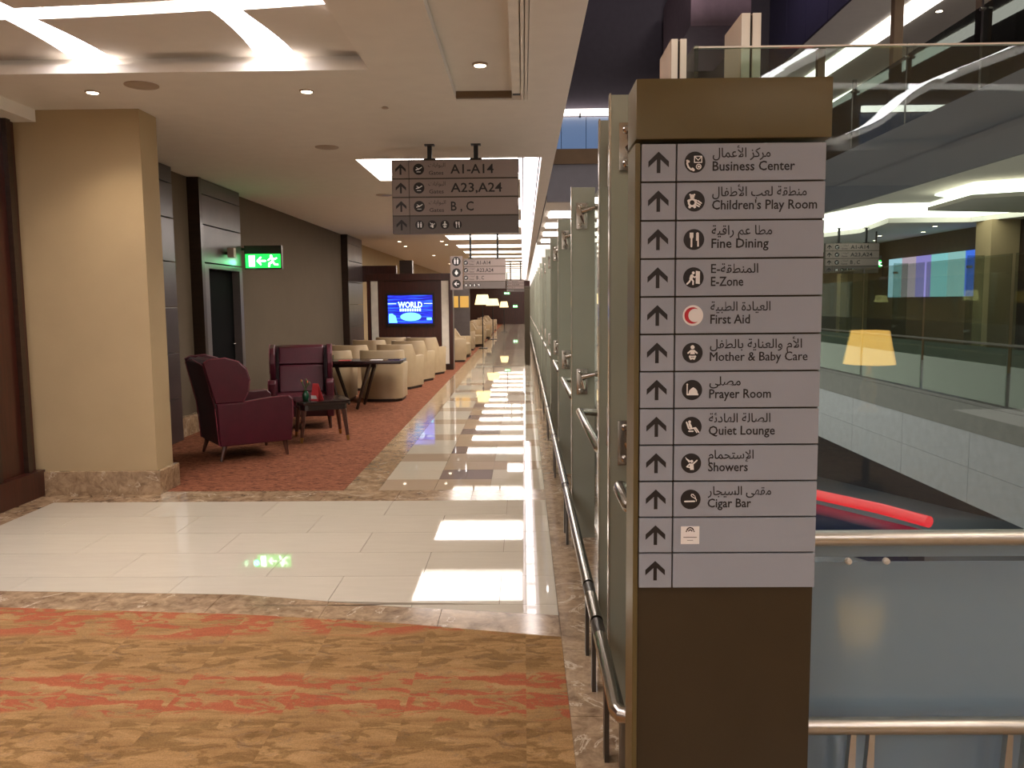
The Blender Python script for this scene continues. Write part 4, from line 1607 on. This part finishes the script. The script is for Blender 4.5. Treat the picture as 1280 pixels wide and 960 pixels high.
# television wall
TVY = 19.75
t = thing('television_wall', 'freestanding dark red wood partition with cream side strips', 'partition', (0, 0, 0))
box('panel', -3.68, -1.72, TVY, TVY + 0.3, 0.006, 2.28, M['wood'], t)
box('top_beam', -3.74, -1.66, TVY - 0.08, TVY + 0.36, 2.14, 2.30, M['wood'], t, bev=0.006)
box('plinth', -3.72, -1.68, TVY - 0.05, TVY + 0.34, 0.006, 0.14, M['wood_h'], t)
box('side_post', -3.72, -3.64, TVY - 0.05, TVY + 0.3, 0.14, 2.14, M['wood'], t)
box('side_post', -1.76, -1.68, TVY - 0.05, TVY + 0.3, 0.14, 2.14, M['wood'], t)
box('cream_strip', -3.63, -3.47, TVY - 0.03, TVY - 0.001, 0.15, 2.13, M['post'], t)
box('cream_strip', -1.95, -1.78, TVY - 0.03, TVY - 0.001, 0.15, 2.13, M['post'], t)
box('upper_box', -2.95, -2.65, TVY + 0.1, TVY + 0.35, 2.301, 2.62, M['wood_h'], t)
tv = thing('television', 'wide television showing a blue screen with the word WORLD', 'television', (0, 0, 0))
TX, TZ0, TZ1 = (-3.22, -2.16), 1.12, 1.79
box('bezel', TX[0] - 0.04, TX[1] + 0.04, TVY - 0.09, TVY - 0.001, TZ0 - 0.05, TZ1 + 0.05, M['black'], tv, bev=0.005)
a = N('tv_screen')
gm = a.coord((1.2, 1, 1))
f = a.noise(a.coord((0.8, 1, 14)), 2.0, 3, 0.6)
c1 = a.ramp(f, [(0.35, lin((4, 8, 110))), (0.52, lin((30, 40, 220))), (0.62, lin((40, 110, 255)))])
a.b.inputs['Base Color'].default_value = (0.01, 0.01, 0.02, 1)
a.l(c1, a.b.inputs['Emission Color'])
a.b.inputs['Emission Strength'].default_value = 1.3
box('screen', TX[0], TX[1], TVY - 0.094, TVY - 0.0905, TZ0, TZ1, a.m, tv)
p = Print(TVY - 0.097)
p.text('WORLD', -2.98, 1.50, 0.19, 0.58, 0.03)
for k in range(9):
    p.poly([(-2.94 + k * 0.058, 1.41), (-2.90 + k * 0.058, 1.41), (-2.90 + k * 0.058, 1.475), (-2.94 + k * 0.058, 1.475)])
p.poly([(-3.22, 1.585), (-3.02, 1.585), (-3.02, 1.60), (-3.22, 1.60)])
p.poly([(-2.36, 1.585), (-2.16, 1.585), (-2.16, 1.60), (-2.36, 1.60)])
p.done('title', emit('title_glow', (190, 235, 255), 2.0), tv)
p = Print(TVY - 0.096)
p.poly([(-2.68 + 0.25 * math.cos(i * PI / 12), 1.28 + 0.10 * math.sin(i * PI / 12)) for i in range(24)])
p.poly([(-3.20, 1.14), (-3.00, 1.14), (-3.04, 1.30), (-3.12, 1.36), (-3.20, 1.35)])
p.poly([(-2.30, 1.20), (-2.18, 1.20), (-2.18, 1.26), (-2.30, 1.26)])
p.done('picture_shape', emit('picture_glow', (110, 215, 235), 1.6), tv)
# wood band above behind the partition, amber art
struct(box('trim_1', -4.40, -3.2, 20.96, 21.1, 2.15, 2.55, M['wood']))
t = thing('cabinet', 'dark wood cabinet unit beside the far left wall', 'cabinet', (-3.95, 24.5, 0))
box('carcass', -0.4, 0.4, -0.25, 0.25, 0.006, 2.3, M['wood'], t)
box('door_panel', -0.36, -0.02, -0.262, -0.25, 0.06, 2.24, M['wood_h'], t)
box('door_panel', 0.02, 0.36, -0.262, -0.25, 0.06, 2.24, M['wood_h'], t)
amber = emit('amber_glow', (220, 160, 40), 0.8)
t = thing('room_divider', 'tall grey divider with an amber lit strip right behind the television wall', 'divider', (0, 0, 0))
box('panel', -2.45, -1.75, 27.0, 27.08, 0.006, 2.2, M['slate_trim'], t)
for k in range(2):
    box('amber_light', -2.40 + k * 0.34, -2.12 + k * 0.34, 26.98, 26.999, 1.45, 1.82, amber, t)

# floor lamps beyond
for j, (x, y, rr, z0, z1, lab) in enumerate([(-1.43, 29.0, 0.27, 1.53, 1.88, 'large glowing floor lamp, nearest one past the television wall'),
                                     (-1.33, 36.0, 0.29, 1.47, 1.77, 'second glowing floor lamp past the television wall'),
                                     (-1.05, 45.0, 0.24, 1.34, 1.65, 'farthest glowing floor lamp before the end wall')]):
    t = thing('floor_lamp', lab, 'floor lamp', (x, y, 0.0), 0, 'glowing floor lamps')
    bm = bmesh.new()
    add_lathe(bm, [(0.17, 0), (0.17, 0.02), (0.02, 0.03)], 20)
    mesh_obj('base', bm, M['black'], t, True)
    bm = bmesh.new()
    add_tube(bm, (0, 0, 0.03), (0, 0, z0 + 0.05), 0.02)
    mesh_obj('pole', bm, M['black'], t, True)
    bm = bmesh.new()
    add_lathe(bm, [(rr, z0), (rr * 0.72, z1)], 24)
    mesh_obj('lamp_shade', bm, M['shade'], t, True)
exit_sign(-1.05, -0.72, 45.0, 2.02, 2.22, 'tiny green exit sign above the far floor lamps', rod=CZ)
exit_sign(-0.78, -0.42, 61.92, 1.2, 1.5, 'tiny green exit sign glowing on the dark end wall')

# ------------------------------------------------------------------ atrium and far side
XF = 7.0
fl2 = struct(box('floor_across', XF, 16, 6, 45, -0.30, 0.0, M['fascia_d']), 'deck of the lounge across the atrium')
t = thing('deck_edge', 'pale stone-clad deck edge across the atrium with dark upper band', 'deck edge', (0, 0, 0))
box('dark_band', XF - 0.02, XF, 6, 45, -0.48, -0.05, M['fascia_d'], t)
for k in range(17):
    ya = 6 + k * 2.3
    for zz, (za, zb) in enumerate(((-1.05, -0.485), (-1.62, -1.055))):
        box('clad_panel', XF - 0.01, XF + 0.04, ya + 0.004, ya + 2.296, za, zb, M['clad'], t)
c3 = struct(box('ceiling_across', XF, 16, 6, 45, 3.64, 3.70, M['ceiling']), 'ceiling of the lounge across the atrium')
t = thing('upper_fascia', 'broad pale grey balcony fascia across the atrium', 'balcony fascia', (0, 0, 0))
box('fascia_lower', XF - 0.06, XF, 6, 45, 3.60, 4.10, M['fascia'], t)
box('fascia_upper', XF - 0.02, XF, 6, 45, 4.10, 4.78, M['fascia'], t)
struct(box('floor_upper', XF, 16, 6, 45, 3.72, 4.75, M['fascia_d']))
# beige dropped ceiling deeper inside
def poly_plate(name, pts, z0, z1, mat, parent=None):
    bm = bmesh.new()
    add_prism(bm, pts, z0, z1, 'Z')
    return mesh_obj(name, bm, mat, parent)


t = thing('ceiling_light_cove', 'broad white zigzag light cove in the ceiling across the atrium', 'ceiling light', (0, 0, 0))
poly_plate('diffuser', [(7.25, 19.9), (7.62, 18.1), (8.70, 18.0), (8.55, 16.9), (8.05, 16.5), (7.95, 14.9), (8.62, 14.5), (14, 14.0), (14, 24), (9, 28), (7.25, 28)], 3.60, 3.63, M['cove2'], t)
poly_plate('floating_panel', [(7.87, 16.4), (7.70, 14.5), (8.62, 14.0), (12, 13.2), (12, 16.8), (9.95, 16.9)], 3.30, 3.37, M['ceiling'], t)
io = poly_plate('ceiling_inner', [(10.2, 17.05), (9.73, 18.3), (7.94, 18.3), (8.43, 21.0), (7.7, 23.0), (7.7, 44.9), (15.9, 44.9), (15.9, 17.05)], 3.25, 3.36, M['ceiling'])
struct(io)
wr = struct(box('wall_across', 10.5, 10.8, 6, 45, 0, 3.25, M['brown']), 'brown wall of the lounge across the atrium')
box('wall_recess', 10.44, 10.50, 12.0, 17.6, 0, 3.25, M['wood_h'], wr)
t = thing('column', 'tan fabric-clad column across the atrium beside the lit screens', 'column', (10.15, 18.0, 0))
box('shaft', -0.3, 0.3, -0.3, 0.3, 0, 3.25, M['fabric_wall'], t)
t = thing('column', 'tan column across the atrium left of the lit screens', 'column', (10.2, 25.8, 0))
box('shaft', -0.35, 0.28, -0.4, 0.4, 0, 3.25, M['fabric_wall'], t)
scr = [(60, 110, 240), (150, 190, 195), (140, 200, 210), (150, 130, 210), (190, 160, 180), (170, 205, 225)]
for j in range(6):
    ya = 19.0 + j * 0.82
    o = box('lit_screen', 10.42, 10.498, ya, ya + 0.76, 1.65, 2.72, emit(f'screen_glow_{j}', scr[j], 0.9))
    tag(o, ['deep blue', 'pale teal', 'light aqua', 'violet', 'dusky pink', 'pale sky blue'][j] + ' lit wall screen across the atrium', 'screen', 'lit wall screens across the atrium')
exit_sign(8.50, 8.78, 20.5, 2.36, 2.66, 'green exit sign hanging across the atrium', rod=3.25)
for j, (x, y) in enumerate([(9.4, 19.2), (9.9, 20.8), (9.3, 21.9), (9.9, 23.6), (9.4, 26.5), (9.5, 30)]):
    downlight(x, y, 3.25, f'{ORD[j]} downlight in the ceiling across the atrium', 90, j % 2 == 0, 0.07)
# far balustrade: glass with fins
for j in range(8):
    ya = 9.45 + j * 2.62
    t = thing('glass_screen', f'glass balustrade pane across the atrium, {ORD[j]} from the right', 'glass screen', (0, 0, 0), 0, 'panes of the balustrade across the atrium')
    box('clear_pane', XF + 0.05, XF + 0.065, ya + 0.05, ya + 2.57, 0.02, 2.24, M['glass_g'], t)
    box('frosted_film', XF + 0.066, XF + 0.07, ya + 0.05, ya + 2.57, 0.02, 0.86, M['frost_g'], t)
    t = thing('far_fin', f'greenish glass fin across the atrium, {ORD[j]} from the right', 'balustrade post', (XF, ya + 1.28, 0), 0, 'glass fins across the atrium')
    box('fin_blade', 0.08, 0.34, 0, 0.03, 0, 2.28, M['glass_g'], t)
    box('clamp', 0.075, 0.15, -0.01, 0.04, 2.08, 2.12, M['steel'], t)
    box('clamp', 0.075, 0.15, -0.01, 0.04, 1.06, 1.10, M['steel'], t)
o = box('far_handrail', XF + 0.02, XF + 0.048, 8, 40, 0.90, 0.93, M['steel_d'])
tag(o, 'thin dark handrail along the balustrade across the atrium', 'handrail')
# upper level
up = struct(box('ceiling_upper', XF, 16, 6, 45, 7.9, 8.0, M['ceiling2']))
struct(box('wall_upper', 15.8, 16, 6, 45, 4.75, 7.9, M['brown']))
t = thing('violet_fascia', 'dark violet panelled fascia high above the atrium', 'balcony fascia', (0, 0, 0))
for k in range(26):
    ya = 6 + k * 1.5
    box('violet_panel', XF - 0.06, XF - 0.001, ya + 0.01, ya + 1.49, 7.9, 11.98, M['purple'], t)
t = thing('upper_light_strip', 'long white ceiling strip of the upper balcony', 'ceiling light', (0, 0, 0))
poly_plate('diffuser', [(8.2, 10), (8.75, 10), (8.9, 18), (8.3, 30), (7.8, 30), (8.3, 18)], 7.86, 7.895, M['cove2'], t)
poly_plate('diffuser', [(11.2, 8), (11.7, 8), (11.0, 18), (10.2, 28), (9.8, 28), (10.5, 18)], 7.86, 7.895, M['cove2'], t)
for j in range(7):
    ya = 8.2 + j * 2.5
    t = thing('balcony_screen', f'smoked glass pane of the upper balcony, {ORD[j]} from the right', 'glass screen', (0, 0, 0), 0, 'panes of the upper balcony')
    box('clear_pane', XF + 0.05, XF + 0.065, ya + 0.04, ya + 2.46, 4.76, 6.05, M['glass_b'], t)
    t = thing('upper_post', f'dark steel post of the upper balcony, {ORD[j]} from the right', 'post', (XF + 0.09, ya, 4.75), 0, 'posts of the upper balcony')
    box('post_shaft', -0.04, 0.04, -0.03, 0.03, 0, 1.5, M['steel_d'], t)
    bm = bmesh.new()
    add_tube(bm, (-0.08, 0, 1.25), (0.1, 0, 1.25), 0.03)
    mesh_obj('clamp', bm, M['steel'], t, True)
for j, yy in enumerate((14.0, 17.2, 21.5)):
    t = thing('upper_column', f'slim bronze column on the upper balcony, {ORD[j]} from the right', 'column', (XF + 0.5, yy, 4.75), 0, 'slim columns on the upper balcony')
    box('shaft', -0.09, 0.09, -0.09, 0.09, 0, 3.15, M['brown'], t)
for j, (x, y) in enumerate([(9.4, 13.5), (9.9, 14.5), (9.7, 16.0), (9.2, 19.0)]):
    downlight(x, y, 7.9, f'{ORD[j]} downlight in the upper balcony ceiling', 80, j % 2 == 0, 0.09)
for xx, yy, ee in ((2.5, 6.0, 40), (5.0, 10.0, 60), (3.2, 16.0, 50), (5.2, 20.0, 80)):  # unseen area lights, added to brighten the atrium
    L = bpy.data.lights.new('atrium_fill', 'AREA')
    L.energy = ee
    L.color = (1.0, 0.90, 0.88)
    L.size = 1.2
    lo = bpy.data.objects.new('atrium_fill', L)
    COL.objects.link(lo)
    lo.location = (xx, yy, 11.3)
for xx, yy, zz, ee in ((3.5, 9.0, 8.0, 240), (3.5, 17.0, 8.0, 300)):  # added area lights aimed up to lift the dark atrium ceiling
    L = bpy.data.lights.new('atrium_up_fill', 'AREA')
    L.energy = ee
    L.color = (1.0, 0.86, 0.92)
    L.size = 0.8
    lo = bpy.data.objects.new('atrium_up_fill', L)
    COL.objects.link(lo)
    lo.location = (xx, yy, zz)
    lo.rotation_euler = (PI, 0, 0)
for xx, yy, ee in ((9.5, 23.5, 50), (8.6, 19.5, 30)):  # area lights added out of sight under the deck to brighten the lower floor
    L = bpy.data.lights.new('lower_level_fill', 'AREA')
    L.energy = ee
    L.color = (0.95, 0.97, 1.0)
    L.size = 1.0
    lo = bpy.data.objects.new('lower_level_fill', L)
    COL.objects.link(lo)
    lo.location = (xx, yy, -0.6)
struct(box('wall_far_across', 4.6, 16, 45, 45.2, -4.6, 12, M['brown']))
# atrium roof
rf = struct(box('ceiling_atrium', 0.36, XF, 2.1, 45, 12.0, 12.2, M['atrium']), 'dark plum ceiling high above the atrium')
for k in range(7):
    box('beam', 0.36, XF - 0.07, 8 + k * 4.5, 8.5 + k * 4.5, 11.5, 12.0, M['atrium_d'], rf)
t = thing('duct_box', 'dark boxed duct hanging under the atrium ceiling', 'duct', (0, 0, 0))
box('casing', 3.9, 5.3, 19.8, 23.6, 7.9, 9.6, M['atrium'], t, bev=0.05)
box('casing_step', 4.1, 5.1, 18.6, 19.79, 8.5, 9.4, M['atrium_d'], t, bev=0.05)
box('hanger', 4.2, 4.35, 21, 21.15, 9.6, 12.0, M['atrium_d'], t)
box('hanger', 4.9, 5.05, 21, 21.15, 9.6, 12.0, M['atrium_d'], t)
# upper part of our own side and the bridge at the end of the void
struct(box('wall_near_upper', 0.30, 0.36, 2.03, 45, 3.70, 12.0, M['atrium_d']))
br = thing('bridge', 'grey deck crossing the end of the atrium with brown edge beam', 'bridge', (0, 0, 0))
box('soffit', 0.40, 4.5, 13.9, 24, 3.24, 3.32, M['ceiling'], br)
box('grey_fascia', 0.40, 4.5, 13.8, 13.9, 3.24, 3.84, M['fascia'], br)
box('brown_beam', 0.40, 4.5, 13.75, 13.9, 3.84, 4.08, M['brown'], br)
for k in range(4):
    box('soffit_light', 0.5, 4.4, 15.2 + k * 2.2, 16.2 + k * 2.2, 3.215, 3.239, M['strip'], br)
struct(box('wall_far_end', 0.36, 6.93, 24, 24.2, 3.32, 12.0, M['atrium_d']))
t = thing('blue_window_band', 'dim blue glazed band under a white lamp line at the atrium end', 'window band', (0, 0, 0))
for k in range(6):
    box('glazing', 0.42 + k * 0.7, 1.10 + k * 0.7, 23.9, 23.99, 4.8, 6.78, M['blue_lit'], t)
box('mid_rail', 0.40, 4.6, 23.86, 23.899, 5.5, 5.56, M['steel_d'], t)
box('lamp_line', 0.40, 4.6, 23.8, 23.899, 6.82, 6.98, M['strip'], t)
for xx in (0.9, 1.6):
    box('lamp_bracket', xx, xx + 0.05, 23.7, 23.799, 6.74, 6.86, M['black'], t)

# lower level
lf = struct(box('floor_lower', 0.4, 22, 2.6, 48, -4.8, -4.6, M['fascia']), 'pale floor of the level below the atrium')
t = thing('lower_wall', 'dark angled wall on the level below across the void', 'wall', (0, 0, 0))
a0, a1 = Vector((9.0, 31.5)), Vector((14.5, 20.5))
bm = bmesh.new()
n = Vector((a1 - a0)).normalized()
m = Vector((-n.y, n.x)) * -0.2
add_prism(bm, [(a0.x, a0.y), (a1.x, a1.y), (a1.x - m.x, a1.y - m.y), (a0.x - m.x, a0.y - m.y)], -4.6, -0.31, 'Z')
mesh_obj('wall_face', bm, M['atrium_d'], t)
t = thing('lit_counter', 'navy counter with a glowing red tube rim on the level below', 'counter', (0, 0, 0))
bm = bmesh.new()
add_path(bm, [(6.9, 23.5, -3.62), (7.87, 21.84, -3.62), (8.90, 20.37, -3.62), (9.5, 19.1, -3.62)], 0.14, 12)
mesh_obj('red_rim', bm, M['redglow'], t, True)
bm = bmesh.new()
add_prism(bm, [(6.6, 23.3), (9.35, 18.95), (8.7, 18.4), (5.9, 22.8)], -4.6, -3.78, 'Z')
mesh_obj('counter_front', bm, M['navy'], t)

# table lamp behind the camera, mirrored in the right balustrade glass
t = thing('side_table', 'small round side table behind the camera under a lit lamp', 'table', (2.9, -2.0, 0))
bm = bmesh.new()
add_lathe(bm, [(0.16, 0), (0.16, 0.02), (0.03, 0.04), (0.03, 0.62), (0.25, 0.63), (0.25, 0.66)], 24)
mesh_obj('pedestal', bm, M['wood_h'], t, True)
t = thing('table_lamp', 'lit amber table lamp mirrored in the right balustrade glass', 'table lamp', (2.9, -2.0, 0.66))
bm = bmesh.new()
add_lathe(bm, [(0.08, 0), (0.08, 0.02), (0.05, 0.06), (0.07, 0.2), (0.02, 0.34), (0.015, 0.42)], 20)
mesh_obj('lamp_base', bm, M['brass'], t, True)
bm = bmesh.new()
add_lathe(bm, [(0.205, 0.40), (0.15, 0.68)], 28)
mesh_obj('lamp_shade', bm, M['shade_near'], t, True)
